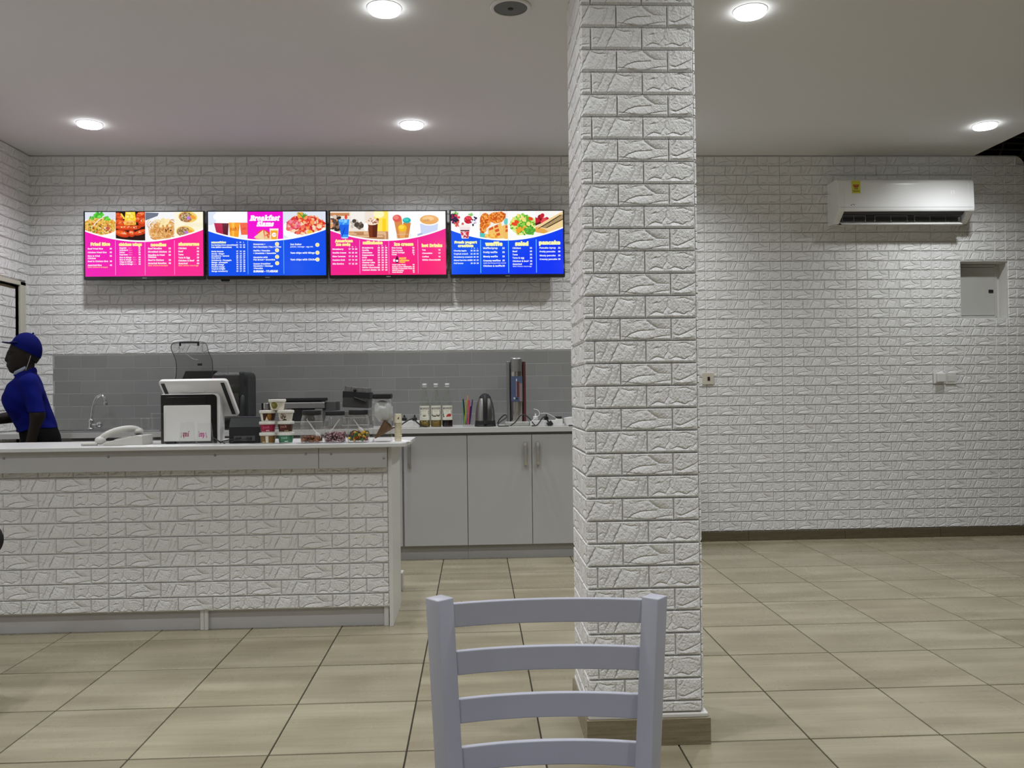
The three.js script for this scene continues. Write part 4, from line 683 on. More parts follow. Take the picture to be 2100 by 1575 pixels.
// ---------------------------------------------------------------- things on the back worktop
{
  // open blender enclosure
  const smoke = phys(lin(.84, .85, .84), .05, { transmission: 1, thickness: 0, ior: 1.3 });
  const b = thing('enclosed_blender', 'blender with its clear sound cover raised open', 'blender', [-2.075, BT, -6.33]);
  obj('motor_base', bx(-.11, .11, 0, .2, -.12, .12, .02), M.black, b);
  obj('housing', bx(-.125, .125, .2, .42, -.14, -.10, .015), M.black, b);
  obj('hinge_block', ext(shapeOf([[-.12, .37], [.13, .37], [.13, .44], [-.09, .44]]), .06, .006).translate(0, 0, -.10), M.black, b);
  const cov = shapeOf([[-.147, .36], [-.135, .43], [-.14, .52], [-.172, .605], [-.17, .63], [-.155, .646], [.075, .646], [.09, .625], [.1, .58], [.125, .52], [.13, .45], [.128, .36]]);
  const c = obj('raised_cover', ext(cov, .004).translate(-.005, 0, .0), smoke, b);
  obj('cover_edge', tube([[-.152, .36, .002], [-.14, .43, .002], [-.145, .52, .002], [-.177, .605, .002], [-.175, .63, .002], [-.16, .646, .002], [.07, .646, .002], [.085, .625, .002], [.095, .58, .002], [.12, .52, .002], [.125, .45, .002], [.123, .36, .002]], .0028, 80, 6), std(lin(.05, .05, .05), .3), c);
  const hd = obj('grip', box(.145, .011, .018, -.043, .651, .005, .004), M.black, c);
  for (const x of [-.11, .022]) obj('grip_clip', box(.014, .026, .014, x, .636, .006, .004), M.black, c);
  obj('latch_label', box(.034, .017, .004, .033, .485, .006, .001), M.black, c);
  obj('crease', tube([[-.1, .61, .006], [-.06, .56, .006], [-.01, .525, .006], [.02, .52, .006]], .0022, 24, 6), std(lin(.4, .4, .4), .3), c);
  // closed enclosure
  const e = thing('enclosed_blender', 'blender under a closed dark smoked sound cover', 'blender', [-1.775, BT, -6.30]);
  const tint = phys(lin(.010, .011, .011), .06, { clearcoat: 1, clearcoatRoughness: .03 });
  const sidep = new THREE.Shape(); sidep.moveTo(-.12, 0); sidep.lineTo(.12, 0); sidep.lineTo(.125, .22); sidep.quadraticCurveTo(.12, .35, .06, .40); sidep.quadraticCurveTo(0, .435, -.08, .43); sidep.lineTo(-.12, .40); sidep.closePath();
  obj('smoked_cover', ext(sidep, .22, .012).rotateY(-Math.PI / 2).translate(.07, 0, 0), tint, e);
  const pan = ext(rrect(0, 0, .062, .425, [.004, .008, .045, .004]), .24, .012).translate(.058, 0, -.12);
  obj('side_pod', pan, std(lin(.022, .025, .025), .35), e);
  obj('pod_bulge', lathe([[0, 0], [.042, .0], [.044, .02], [.035, .15], [.03, .24], [0, .262]], 28).scale(.75, 1, 1).translate(.085, 0, .112), std(lin(.016, .018, .018), .35), e);
  obj('vent_hole', turned(cyl(.016, .016, .02, 0, 0, 0, 20), Math.PI / 2).scale(.6, 1.5, 1).translate(.102, .345, .117), M.black, e);
  obj('power_cord', tube([[.115, .1, -.02], [.15, .09, 0], [.165, .05, .02], [.17, .006, .03]], .004, 24, 8), M.cableBlack, e);
}
{
  // contact grill and its silver grease pot
  const g = thing('contact_grill', 'steel contact grill with a flat black lid handle', 'grill', [-1.24, BT, -6.27]);
  obj('body', [bx(-.19, .13, .012, .06, -.13, .13, .008), bx(-.15, -.09, .06, .15, -.12, .12, .006), bx(.07, .13, .06, .15, -.12, .12, .006)], M.steelDull, g);
  obj('hot_plates', bx(-.088, .068, .055, .148, -.125, .115, .004), M.black, g);
  obj('upper_plate', bx(-.17, .145, .152, .198, -.13, .125, .01), M.steelDull, g);
  obj('lid_handle', [bx(-.255, .16, .206, .228, .08, .115, .003), bx(-.2, .115, .196, .208, -.1, .1, .003)], M.black, g);
  obj('hinge_box', bx(.146, .22, .132, .198, -.1, .09, .004), std(lin(.08, .08, .08), .5), g);
  for (const [x, z] of [[-.17, -.1], [.11, -.1], [-.17, .1], [.11, .1]]) obj('foot', cyl(.012, .014, .013, x, .006, z, 16), M.black, g);
  const pot = thing('steel_canister', 'small brushed steel canister beside the grill', 'canister', [-1.545, BT, -6.27]);
  obj('body', lathe([[0, 0], [.03, 0], [.032, .003], [.032, .15], [.031, .152]], 32), M.steelDull, pot); obj('lid', lathe([[.033, .15], [.034, .152], [.034, .19], [.03, .194], [0, .195]], 32), M.steel, pot);
  // waffle iron with its ribbed lid lifted
  const w = thing('waffle_iron', 'black waffle iron with ribbed steel lid lifted', 'waffle iron', [-.875, BT, -6.25]);
  obj('stand', [bx(-.1, .1, 0, .03, -.11, .11, .006), bx(-.095, .095, .03, .085, -.1, .1, .006)], M.steelDull, w);
  obj('lower_plate', bx(-.095, .095, .085, .13, -.1, .1, .006), M.steel, w);
  const body = obj('lower_shell', turned(box(.19, .075, .19, 0, 0, 0, .006), 0, 0, -.05).translate(0, .19, -.01), std(lin(.05, .05, .047), .4), w);
  obj('grip', turned(box(.1, .014, .03, 0, 0, 0, .005), 0, 0, -.35).translate(.035, .21, .1), M.black, body);
  obj('upper_shell', turned(box(.198, .05, .19, 0, 0, 0, .005), 0, 0, -.07).translate(.005, .245, -.01), M.black, w);
  const lid = obj('ribbed_lid', [turned(box(.175, .04, .17, 0, 0, 0, .002), 0, 0, -.1).translate(.005, .282, -.01)], M.steelDull, w);
  for (let i = 0; i < 12; i++) { const x = -.078 + i * .0142; obj('rib', turned(box(.0075, .041, .006, 0, 0, 0, .001), 0, 0, -.1).translate(.005 + x, .282 - x * .1, .0775), i % 3 ? M.steelDull : M.steel, lid); }
  obj('lid_knob', new THREE.SphereGeometry(.012, 16, 12).translate(-.005, .28, .085), M.black, lid);
  const rail = thing('steel_tray', 'long steel tray under the grill and waffle iron', 'tray', [-1.07, BT, -6.115]);
  obj('tray', [bx(-.26, .26, 0, .004, -.04, .04, .001), bx(-.26, .26, .004, .02, .036, .04, .001), bx(-.26, .26, .004, .02, -.04, -.036, .001)], M.steel, rail);
}
// syrup bottles
{
  const B = [[-.379, 'syrup bottle with pale golden syrup beside the black plugs', [.20, .13, .015], .055, 'vanilla'], [-.295, 'syrup bottle with golden syrup between the other two', [.20, .12, .015], .055, 'nut'], [-.211, 'syrup bottle nearly full of dark syrup with a strawberry label', [.012, .004, .004], .128, 'berry']];
  const glassB = phys(lin(.93, .95, .92), .03, { transmission: 1, thickness: 0, ior: 1.45 });
  for (const [x, label, col, fill, kind] of B) {
    const b = thing('syrup_bottle', label, 'bottle', [x, BT, -6.25], 0, 'syrup bottles in a row');
    obj('glass', lathe([[0, .001], [.036, .001], [.0395, .004], [.0395, .165], [.037, .185], [.028, .215], [.0175, .25], [.0145, .285], [.0145, .3]], 36), glassB, b);
    obj('syrup', lathe([[0, .004], [.035, .004], [.0375, .007], [.0375, fill], [0, fill]], 32), std(lin(...col), .2), b);
    const c = obj('cap', lathe([[.0155, .296], [.0165, .298], [.0165, .32], [.0145, .323], [0, .323]], 24), M.white, b);
    obj('cap_ring', lathe([[.0172, .305], [.0172, .3085], [.016, .3085]], 24), M.black, c);
    const t = canvasTex(256, 320, (g) => {
      rect(g, '#e2e0d2', 0, 0, 256, 320); g.strokeStyle = '#a8a490'; g.lineWidth = 3; g.strokeRect(6, 6, 244, 308);
      txt(g, 'MONIN', 128, 84, 58, '#26221c', { f: 'serif', a: 'center', b: 2 });
      blob(g, '#cfc8a8', 128, 150, 70, 44); rect(g, '#efeee2', 66, 128, 190, 176); for (let i = 0; i < 3; i++) rect(g, '#9c967e', 84, 138 + i * 12, 172, 141 + i * 12);
      const leaf = (cx) => { for (let i = 0; i < 7; i++) blob(g, ['#3a4030', '#5a5a44', '#2c2c22'][i % 3], cx + R(-16, 16), 110 + i * 16 + R(-4, 4), R(7, 14), R(4, 8), R(0, 3)); };
      leaf(34); leaf(222);
      if (kind === 'vanilla') { blob(g, '#8a8460', 128, 222, 40, 16); blob(g, '#4a4430', 120, 226, 20, 8); } else if (kind === 'nut') { for (let i = 0; i < 9; i++) blob(g, ['#2c2a20', '#5a5036', '#8a7c54'][i % 3], 50 + i * 20, 222 + R(-14, 14), R(12, 22), R(10, 18)); } else { poly(g, '#a8181e', [[96, 250], [130, 200], [180, 175], [214, 205], [206, 244]]); poly(g, '#c83a34', [[120, 236], [146, 206], [180, 192], [190, 220]]); for (let i = 0; i < 4; i++) blob(g, '#34442c', 40 + R(-10, 16), 200 + i * 16, 18, 12, R(0, 3)); }
      for (let i = 0; i < 3; i++) rect(g, '#a8a28c', 70, 272 + i * 11, 186, 275 + i * 11);
    });
    const lg = new THREE.CylinderGeometry(.0401, .0401, .108, 30, 1, true, -1.15, 2.3).translate(0, .106, 0);
    obj('label', lg, std(0xffffff, .5, { map: t, side: THREE.DoubleSide }), b);
  }
}
// straws in a glass
{
  const g = thing('drinking_glass', 'tall clear glass holding coloured straws', 'glass', [-.06, BT, -6.29]);
  obj('wall', lathe([[0, .003], [.036, .003], [.04, .006], [.046, .14]], 36), M.glass, g); obj('base', lathe([[0, 0], [.037, 0], [.038, .012], [0, .013]], 32), M.glass, g);
  const C = [['#101a34', -.034, .205, -.015, 0, 'dark blue'], ['#a8b428', -.01, .2, -.024, .01, 'yellow green'], ['#8a3a14', .004, .195, -.004, -.012, 'brown'], ['#d8406a', .014, .195, .0, .016, 'pink'], ['#4a1470', .036, .2, .012, .006, 'purple'], ['#d8907c', .0, .232, .004, -.004, 'salmon'], ['#2c1460', .022, .15, .01, -.014, 'violet'], ['#5a9a78', -.036, .19, -.03, -.01, 'green']];
  for (const [c, tx, ty, bxx, z, word] of C) { const s = tag(obj('drinking_straw', tube([[bxx, .014, z * .5], [(bxx + tx) / 2, ty / 2, z * .8], [tx, ty, z]], .0046, 8, 10), std(c, .4, { side: THREE.DoubleSide })), word + ' drinking straw standing in the tall glass', 'straw', 'straws in the glass'); s.position.set(-.06, BT, -6.29); }
}
// kettle
{
  const k = thing('electric_kettle', 'steel electric kettle with black handle toward the room', 'kettle', [.069, BT, -6.25]);
  obj('power_base', lathe([[0, 0], [.078, 0], [.08, .004], [.078, .016], [0, .016]], 40), M.black, k);
  obj('foot_band', lathe([[.074, .015], [.076, .02], [.0745, .043], [.073, .044]], 40), M.black, k);
  obj('body', lathe([[.0735, .042], [.073, .07], [.069, .12], [.06, .17], [.046, .208]], 48), std(lin(.42, .41, .40), .28, { metalness: 1 }), k);
  obj('lid', lathe([[.0465, .206], [.04, .222], [.025, .238], [.012, .245], [0, .246]], 40), M.black, k);
  obj('handle', tube([[0, .225, .04], [0, .222, .075], [0, .18, .1], [0, .11, .105], [0, .05, .092], [0, .025, .075]], .015, 40, 10).scale(1.15, 1, 1), M.black, k);
}
// soda maker
{
  const s = thing('drink_mixer', 'tall steel drink maker with blue and red label', 'drink maker', [.306, BT, -6.29]);
  obj('foot', bx(-.09, .092, 0, .032, -.09, .09, .008), std(lin(.4, .4, .37), .4), s);
  obj('rear_shell', ext(rrect(-.071, 0, .142, .455, .004), .05, .004).translate(0, .03, -.075), M.steelDull, s);
  obj('column', lathe([[0, 0], [.046, 0], [.046, .45], [.04, .455], [0, .455]], 40).scale(1, 1, .8).translate(0, .03, 0), M.steel, s);
  obj('side_rail', bx(-.07, -.05, .03, .482, -.05, .012, .004), M.steelDull, s); obj('side_rail', bx(.05, .07, .03, .482, -.05, .012, .004), std(lin(.12, .03, .03), .35), s);
  obj('head', lathe([[.043, 0], [.044, .09], [.042, .1], [.03, .107], [0, .11]], 40).scale(1, 1, .9).translate(0, .405, .012), M.steelDull, s);
  const t = canvasTex(160, 300, (g) => { rect(g, '#4a5876', 0, 0, 160, 300); rect(g, '#5a3038', 78, 60, 118, 250); rect(g, '#8a7478', 118, 80, 160, 300); rect(g, '#a8a4a4', 70, 40, 76, 240); blob(g, '#c8ccd4', 44, 262, 13); blob(g, '#14161c', 82, 268, 15, 10); blob(g, '#c8d0dc', 78, 40, 8, 16); });
  obj('label_panel', ext(rrect(-.044, .18, .088, .19, [.01, .004, .004, .012]), .008, .001).translate(0, 0, .036), std(lin(.07, .08, .13), .5), s);
  obj('label_print', new THREE.PlaneGeometry(.082, .184).translate(0, .275, .0446), std(0xffffff, .5, { map: t }), s);
}
// plugs, sockets and cables on the worktop
{
  const blk = M.cableBlack;
  const cab = (label, pts, r, m, name = 'power_cable') => tag(obj(name, tube(pts, r, 60, 7), m), label, 'cable');
  cab('black kettle cable curling on the worktop', [[.162, BT + .02, -6.27], [.175, BT + .05, -6.24], [.215, BT + .085, -6.2], [.225, BT + .07, -6.17], [.17, BT + .03, -6.13], [.16, BT + .008, -6.12], [.2, BT + .005, -6.12], [.24, BT + .005, -6.13]], .0042, blk);
  cab('black cable arching before the drink maker', [[.25, BT + .005, -6.14], [.29, BT + .035, -6.14], [.325, BT + .078, -6.15], [.355, BT + .084, -6.15], [.385, BT + .065, -6.15], [.42, BT + .02, -6.14], [.435, BT + .005, -6.12]], .0042, blk);
  cab('pair of black cables rising to the power strip plug', [[.4, BT + .005, -6.1], [.44, BT + .008, -6.11], [.465, BT + .03, -6.14], [.49, BT + .062, -6.16], [.515, BT + .07, -6.175], [.53, BT + .064, -6.18]], .0048, blk);
  cab('thin white cable looping over the power strip', [[.40, BT + .003, -6.09], [.40, BT + .03, -6.105], [.43, BT + .055, -6.17], [.47, BT + .085, -6.2], [.46, BT + .115, -6.22], [.43, BT + .125, -6.23]], .0022, M.cableWhite);
  cab('thin white cable crossing to the white adaptor', [[.48, BT + .09, -6.2], [.52, BT + .092, -6.2], [.56, BT + .075, -6.19], [.6, BT + .05, -6.185]], .0022, M.cableWhite);
  const ps = thing('power_strip', 'white power strip on the worktop beside the drink maker', 'power strip', [.5, BT, -6.2]);
  obj('body', box(.2, .04, .055, 0, .02, 0, .005), M.white, ps); for (const x of [-.06, 0, .06]) obj('outlet', box(.035, .004, .035, x, .041, 0, .001), std(lin(.5, .5, .48), .5), ps);
  const pl = (label, x, y, z, sx, sy, sz, m, rz = 0) => { const p = thing('power_plug', label, 'plug', [x, y, z]); obj('body', turned(box(sx, sy, sz, 0, sy / 2, 0, Math.min(.006, sx * .2)), 0, 0, rz), m, p); obj('cord_neck', turned(cyl(.005, .007, .022, 0, sy + .008, 0, 12), 0, 0, rz), m, p); };
  pl('white plug upright in the power strip', .44, BT + .043, -6.2, .034, .03, .03, M.white);
  pl('black plug at the top of the power strip', .52, BT + .043, -6.195, .032, .022, .03, blk);
  pl('black plug lying before the power strip', .552, BT + .002, -6.15, .04, .036, .036, blk, .6);
  const a1 = thing('socket_adaptor', 'white cube adaptor with a black charger on top', 'adaptor', [.6, BT, -6.2]); obj('body', box(.055, .05, .05, .012, .025, 0, .005), M.white, a1); obj('charger', ext(shapeOf([[-.01, .05], [.032, .05], [.036, .068], [-.018, .068]]), .03, .002).translate(0, 0, -.015), blk, a1);
  const a2 = thing('socket_adaptor', 'tilted white adaptor box beside the column', 'adaptor', [.69, BT, -6.2]); obj('body', turned(box(.055, .06, .05, 0, .032, 0, .005), 0, .3, .12), M.white, a2);
  tag(obj('phone_handset', bx(.672, .735, BT, BT + .009, -6.1, -6.07, .003), blk), 'flat black gadget on the worktop edge beside the column', 'gadget');
  const sb = thing('socket_block', 'white socket block behind the wafer cups with two black plugs', 'socket block', [-.49, BT, -6.22]);
  obj('body', box(.15, .05, .07, 0, .025, 0, .005), M.white, sb); obj('outlet', box(.05, .003, .04, -.03, .051, 0, .001), std(lin(.5, .5, .48), .5), sb); obj('outlet', box(.05, .003, .04, .035, .051, 0, .001), std(lin(.5, .5, .48), .5), sb);
  pl('black plug in the socket block beside the wafer cups', -.525, BT + .053, -6.2, .036, .022, .03, blk); pl('black plug in the socket block beside the syrup bottles', -.45, BT + .053, -6.2, .036, .022, .03, blk);
  cab('black plug cable hanging from the socket block', [[-.44, BT + .07, -6.19], [-.48, BT + .062, -6.16], [-.52, BT + .04, -6.14], [-.56, BT + .012, -6.12], [-.6, BT + .004, -6.11]], .005, blk);
  cab('short black cable running behind the syrup bottles', [[-.45, BT + .06, -6.17], [-.42, BT + .03, -6.17], [-.39, BT + .012, -6.19], [-.36, BT + .006, -6.2]], .005, blk);
}
// ---------------------------------------------------------------- person behind the counter
const len = Math.hypot;
function capsule(px, py, pz, a, b, ra, rb) {
  const dx = b[0] - a[0], dy = b[1] - a[1], dz = b[2] - a[2], l2 = dx * dx + dy * dy + dz * dz;
  let t = ((px - a[0]) * dx + (py - a[1]) * dy + (pz - a[2]) * dz) / l2; t = t < 0 ? 0 : t > 1 ? 1 : t;
  return len(px - a[0] - t * dx, py - a[1] - t * dy, pz - a[2] - t * dz) - (ra + (rb - ra) * t);
}
const ell = (px, py, pz, c, r) => { const x = (px - c[0]) / r[0], y = (py - c[1]) / r[1], z = (pz - c[2]) / r[2], k = len(x, y, z); return (k - 1) * Math.min(r[0], r[1], r[2]); };
const smin = (a, b, k) => { const h = Math.max(k - Math.abs(a - b), 0) / k; return Math.min(a, b) - h * h * k * .25; };
function march(sdf, lo, hi, res) {
  const mc = new MarchingCubes(res, new THREE.MeshBasicMaterial(), false, false, 260000); mc.isolation = 0;
  const c = lo.map((v, i) => (v + hi[i]) / 2), h = lo.map((v, i) => (hi[i] - v) / 2), hs = res / 2;
  for (let k = 0; k < res; k++) for (let j = 0; j < res; j++) for (let i = 0; i < res; i++) mc.field[i + j * res + k * res * res] = -sdf(c[0] + (i - hs) / hs * h[0], c[1] + (j - hs) / hs * h[1], c[2] + (k - hs) / hs * h[2]);
  mc.update();
  const n = mc.count ?? mc.geometry.drawRange.count, src = mc.positionArray, pos = new Float32Array(n * 3);
  for (let i = 0; i < n; i++) for (let q = 0; q < 3; q++) pos[i * 3 + q] = c[q] + src[i * 3 + q] * h[q];
  let g = new THREE.BufferGeometry(); g.setAttribute('position', new THREE.BufferAttribute(pos, 3)); g = mergeVertices(g, 5e-5); g.computeVertexNormals(); return clean(g);
}
{
  // local frame: x = 0 at the trunk, the figure looks along -x, +z is the side toward the hall
  const p = thing('person', 'person in blue cap and polo shirt behind the counter, mask under chin', 'person', [-2.86, -.0453, -5.5]); p.scale.set(.84, 1.0377, .98); p.rotation.y = .45;
  const skin = phys(lin(.013, .0088, .0065), .6, { specularIntensity: .45 }), blue = phys(lin(.003, .006, .12), .9, { specularIntensity: .2 }), trouser = phys(lin(.003, .003, .0035), .9, { specularIntensity: .2 });
  const torso = [[[.085, .93, 0], [.045, 1.06, 0], .118, .108], [[.045, 1.06, 0], [-.03, 1.2, 0], .108, .112], [[-.03, 1.2, 0], [-.005, 1.3, 0], .108, .07], [[-.075, 1.185, .055], [-.06, 1.2, -.055], .066, .066], [[.01, 1.288, .115], [-.005, 1.288, -.115], .05, .05], [[.085, .93, .055], [.085, .93, -.055], .105, .105], [[.03, 1.2, .07], [.03, 1.2, -.07], .075, .075]];
  const armL = [[[.015, 1.272, .14], [.068, 1.10, .205], .052, .042], [[.068, 1.10, .205], [.01, .89, .2], .041, .029]];
  const armR = [[[-.01, 1.272, -.14], [-.06, 1.09, -.2], .05, .042], [[-.06, 1.09, -.2], [-.27, 1.065, -.15], .04, .03]];
  const legs = [[[.09, .9, .085], [.05, .48, .09], .09, .06], [[.05, .48, .09], [.08, .1, .09], .058, .04], [[.09, .9, -.085], [.05, .48, -.09], .09, .06], [[.05, .48, -.09], [.08, .1, -.09], .058, .04], [[.09, .085, .09], [-.06, .072, .1], .04, .03], [[.09, .085, -.09], [-.06, .072, -.1], .04, .03]];
  const neck = [[[.005, 1.33, 0], [-.022, 1.43, 0], .052, .05]];
  const hand = (w, f, s) => { // wrist, forward direction, side of the thumb
    const b = [], at = (u, v, n) => [w[0] + f[0] * u + v * s[0] + n * f[1] * .3, w[1] + f[1] * u + v * s[1], w[2] + f[2] * u + v * s[2]];
    b.push([at(0, 0, 0), at(.05, .012, 0), .026, .02], [at(.02, 0, 0), at(.065, -.014, 0), .022, .017]);
    [[.022, .062], [.008, .07], [-.008, .066], [-.024, .054]].forEach(([v, l]) => { b.push([at(.062, v, 0), at(.062 + l * .55, v * 1.1, .02), .0095, .009], [at(.062 + l * .55, v * 1.1, .02), at(.062 + l, v * 1.05, .05), .009, .0075]); });
    b.push([at(.02, .02, 0), at(.05, .05, .01), .012, .01], [at(.05, .05, .01), at(.078, .056, .02), .01, .008]);
    return b;
  };
  const hands = [...hand([.01, .89, .2], [-.15, -.98, 0], [-.95, .15, 0]), ...hand([-.27, 1.065, -.15], [-.99, -.05, .12], [0, .3, .95])];
  const field = (bones, k, grow = 0) => (x, y, z) => { let d = 1; for (const [a, b, ra, rb] of bones) { const q = capsule(x, y, z, a, b, ra + grow, rb + grow); d = d > .9 ? q : smin(d, q, k); } return d; };
  const bodyF = field([...torso, ...armL.slice(0, 2), ...legs, ...neck], .045), armF = field(armR, .03);
  const headF = (x, y, z) => {
    // head turned slightly down; coordinates relative to the head
    let d = ell(x, y, z, [-.018, 1.495, 0], [.098, .098, .074]);
    d = smin(d, ell(x, y, z, [-.062, 1.435, 0], [.068, .075, .056]), .04);   // face and jaw
    d = smin(d, ell(x, y, z, [-.098, 1.378, 0], [.026, .022, .03]), .03);    // chin
    d = smin(d, capsule(x, y, z, [-.124, 1.478, 0], [-.139, 1.437, 0], .009, .0125), .018); // nose
    d = smin(d, ell(x, y, z, [-.131, 1.434, .012], [.009, .007, .008]), .008); d = smin(d, ell(x, y, z, [-.131, 1.434, -.012], [.009, .007, .008]), .008);
    d = smin(d, ell(x, y, z, [-.125, 1.408, 0], [.014, .008, .024]), .012); d = smin(d, ell(x, y, z, [-.122, 1.395, 0], [.014, .008, .021]), .012); // lips
    for (const s of [-1, 1]) { d = smin(d, ell(x, y, z, [-.108, 1.49, s * .033], [.016, .008, .022]), .012); d = -smin(-d, ell(x, y, z, [-.122, 1.472, s * .033], [.012, .009, .015]), .012) ; d = smin(d, ell(x, y, z, [-.112, 1.472, s * .032], [.011, .0095, .014]), .004); d = smin(d, ell(x, y, z, [.012, 1.45, s * .071], [.017, .031, .009]), .008); d = -smin(-d, ell(x, y, z, [.006, 1.452, s * .08], [.009, .017, .006]), .006); }
    for (const [a, b, ra, rb] of neck) d = smin(d, capsule(x, y, z, a, b, ra, rb), .03);
    return d;
  };
  const handF = field(hands, .012);
  const both = (x, y, z) => smin(smin(bodyF(x, y, z), armF(x, y, z), .03), 1, .01);
  // one field for the whole body, meshed in three grids that meet inside neck and wrists
  const skinGeo = mergeGeometries([
    march((x, y, z) => Math.max(both(x, y, z), y - 1.40), [-.36, .02, -.3], [.26, 1.46, .3], 96),
    march((x, y, z) => Math.max(headF(x, y, z), 1.35 - y), [-.175, 1.33, -.105], [.1, 1.61, .105], 84),
    march((x, y, z) => Math.max(handF(x, y, z), y - .9), [-.12, .73, .13], [.08, .93, .27], 60),
    march((x, y, z) => Math.max(handF(x, y, z), x + .25), [-.43, .99, -.21], [-.23, 1.13, -.05], 60),
  ]);
  obj('body', skinGeo, skin, p);
  // polo shirt with short sleeves
  const sleeves = [[[.015, 1.272, .14], [.068, 1.10, .205], .058, .056], [[-.01, 1.272, -.14], [-.06, 1.09, -.2], .058, .056]];
  const tor = field(torso, .05, .013), trim = 1.02;
  const sl = sleeves.map((b) => (x, y, z) => capsule(x, y, z, b[0], b[1], b[2], b[3]));
  const shirtF = (x, y, z) => {
    const fold = .0035 * Math.sin(y * 60 + x * 25) * Math.sin(z * 30 + 1);
    let d = Math.max(tor(x, y, z) + fold, 1.015 + (x < .03 ? (x - .03) * .25 : 0) - y + 0);
    d = smin(d, Math.max(sl[0](x, y, z) + fold * .5, 1.115 - y), .03); d = smin(d, Math.max(sl[1](x, y, z), 1.115 - y), .03);
    return Math.max(d, -capsule(x, y, z, [.0, 1.36, 0], [-.03, 1.5, 0], .058, .06));
  };
  const shirt = obj('polo_shirt', march(shirtF, [-.22, .96, -.3], [.26, 1.42, .3], 96), blue, p);
  const collar = new THREE.TorusGeometry(.058, .009, 10, 36).scale(1.05, .95, 2.2).rotateX(Math.PI / 2).rotateZ(.34).translate(-.006, 1.352, 0);
  obj('collar', collar, blue, shirt);
  obj('collar_tip', ext(shapeOf([[0, 0], [.03, -.035], [.045, .004]]), .006, .001).rotateY(-.2).translate(-.095, 1.345, .03), blue, shirt);
  obj('trousers', march((x, y, z) => Math.max(field([torso[0], torso[5], ...legs.slice(0, 4)], .05, .012)(x, y, z), y - 1.05, .07 - y), [-.1, .03, -.25], [.27, 1.1, .25], 84), trouser, p);
  for (const s of [1, -1]) obj('shoe', new THREE.SphereGeometry(1, 20, 14).scale(.105, .05, .046).translate(.0, .088, s * .095), M.black, p);
  // cap with its peak
  const cap = obj('cap', [new THREE.SphereGeometry(1, 36, 18, 0, Math.PI * 2, 0, Math.PI * .53).scale(.108, .109, .086).rotateZ(-.42).translate(-.01, 1.497, 0), new THREE.SphereGeometry(.007, 12, 8).translate(-.01 + .046, 1.497 + .103, 0)], phys(lin(.003, .006, .10), .9, { specularIntensity: .2, side: THREE.DoubleSide }), p);
  const peak = new THREE.Shape(); peak.moveTo(.0, -.075); peak.quadraticCurveTo(-.105, -.062, -.105, 0); peak.quadraticCurveTo(-.105, .062, .0, .075); peak.quadraticCurveTo(-.04, 0, 0, -.075);
  const pk = ext(peak, .005, .0015).rotateX(-Math.PI / 2); { const q = pk.attributes.position; for (let i = 0; i < q.count; i++) q.setY(i, q.getY(i) - q.getZ(i) * q.getZ(i) * 3); pk.computeVertexNormals(); }
  obj('peak', pk.rotateZ(.10).translate(-.065, 1.553, 0), phys(lin(.003, .005, .05), .9, { specularIntensity: .2 }), cap);
  obj('hair', march((x, y, z) => Math.max(ell(x, y, z, [-.005, 1.485, 0], [.094, .094, .077]), y - 1.55, 1.415 + (.05 - x) * 1.1 - y, -x - .01), [-.06, 1.36, -.09], [.11, 1.58, .09], 48), std(lin(.006, .005, .004), .9), p);
  const mk = obj('face_mask', [new THREE.SphereGeometry(1, 28, 16, 0, Math.PI * 2, Math.PI * .5, Math.PI * .34).scale(.071, .044, .059).rotateZ(.42).translate(-.034, 1.388, 0)], std(lin(.36, .40, .50), .8, { side: THREE.DoubleSide }), p);
  for (const s of [1, -1]) obj('ear_loop', tube([[-.012, 1.372, s * .058], [.0, 1.4, s * .073], [.012, 1.43, s * .078], [.022, 1.46, s * .08]], .0018, 20, 6), std(lin(.5, .5, .48), .7), mk);
}
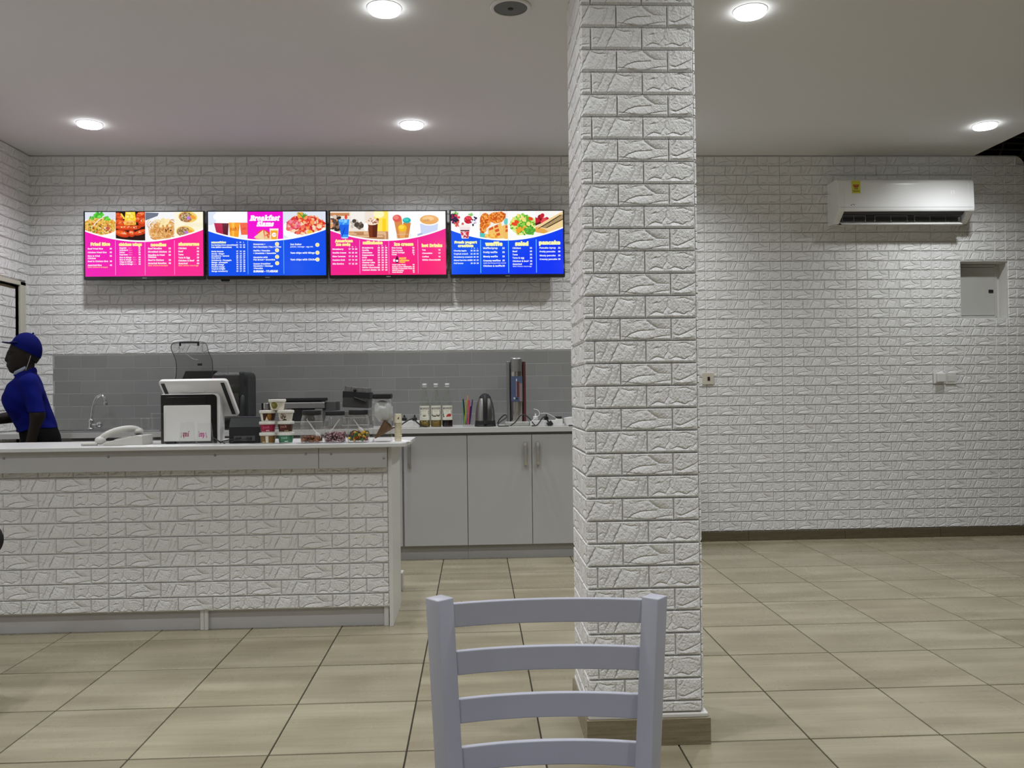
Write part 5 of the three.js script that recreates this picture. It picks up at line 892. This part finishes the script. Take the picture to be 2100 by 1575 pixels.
// ---------------------------------------------------------------- chairs
{
  const lav = std(lin(.44, .445, .51), .34);
  const c = thing('ladder_back_chair', 'lavender white ladder back chair standing before the brick column', 'chair', [.127, 0, -1.55]);
  const post = (xt, xb, y0, y1, zt, zb, s, spin) => { // a square post set edgewise
    const g = new RoundedBoxGeometry(s, y1 - y0, s, 2, .0025).rotateY(spin), q = g.attributes.position; for (let i = 0; i < q.count; i++) { const t = (q.getY(i) / (y1 - y0)) + .5; q.setX(i, q.getX(i) + xb + (xt - xb) * t); q.setZ(i, q.getZ(i) + zb + (zt - zb) * t); q.setY(i, y0 + t * (y1 - y0)); } g.computeVertexNormals(); return toCreasedNormals(g, .5);
  };
  const sp = .0145 / .31;
  obj('rear_post', post(-.198, -.198 + .82 * sp, 0, .824, -.004, .02, .0375, .70), lav, c);
  obj('rear_post', post(.2015, .2015 - .82 * (.019 / .31), 0, .818, -.004, .02, .0355, .86), lav, c);
  const slat = (y0, y1) => {
    const t = (.82 - (y0 + y1) / 2) * sp, xa = -.195 + t, xb = .198 - t * 1.2, pos = [], N = 20;
    const s = new THREE.Shape(); for (let i = 0; i <= N; i++) { const u = i / N; s[i ? 'lineTo' : 'moveTo'](xa + (xb - xa) * u, .026 * 4 * u * (1 - u)); } for (let i = N; i >= 0; i--) { const u = i / N; s.lineTo(xa + (xb - xa) * u, .026 * 4 * u * (1 - u) + .013); }
    return ext(s, y1 - y0, .002).rotateX(-Math.PI / 2).translate(0, y0, .002);
  };
  for (const [a, b] of [[.768, .812], [.680, .724], [.591, .636], [.502, .547]]) obj('back_slat', slat(a, b), lav, c);
  obj('seat', ext(shapeOf([[-.185, .0], [.18, .0], [.21, .40], [-.215, .40]]), .028, .006).rotateX(Math.PI / 2).translate(0, .46, .0), lav, c);
  obj('seat_rail', [bx(-.17, .165, .385, .432, -.005, .013, .002), bx(-.185, .18, .385, .432, .36, .378, .002), bx(-.19, -.172, .385, .432, .01, .37, .002), bx(.165, .183, .385, .432, .01, .37, .002)], lav, c);
  for (const x of [-.185, .18]) obj('front_leg', bx(x - .019, x + .019, 0, .433, .35, .388, .003), lav, c);
  obj('stretcher', [bx(-.18, .175, .18, .205, .36, .375, .002), bx(-.175, -.16, .14, .165, .01, .36, .002), bx(.155, .17, .14, .165, .01, .36, .002)], lav, c);
  const d = thing('dark_chair', 'black rounded chair at the edge of the hall before the counter', 'chair', [-2.145, 0, -3.5], .15);
  obj('backrest', new THREE.SphereGeometry(1, 36, 24).scale(.2, .12, .03).translate(0, .62, -.03), M.black, d);
  obj('seat', ext(rrect(-.2, -.4, .4, .42, .07), .05, .015).rotateX(-Math.PI / 2).translate(0, .41, .0), M.black, d);
  for (const x of [-.12, .12]) obj('back_strut', bx(x - .012, x + .012, .4, .6, -.045, -.025, .004), M.steelDull, d);
  for (const [x, z] of [[-.16, -.01], [.16, -.01], [-.16, .34], [.16, .34]]) obj('leg', cyl(.014, .011, .42, x, .21, z, 14), M.steelDull, d);
}
renderer.render(scene, camera);
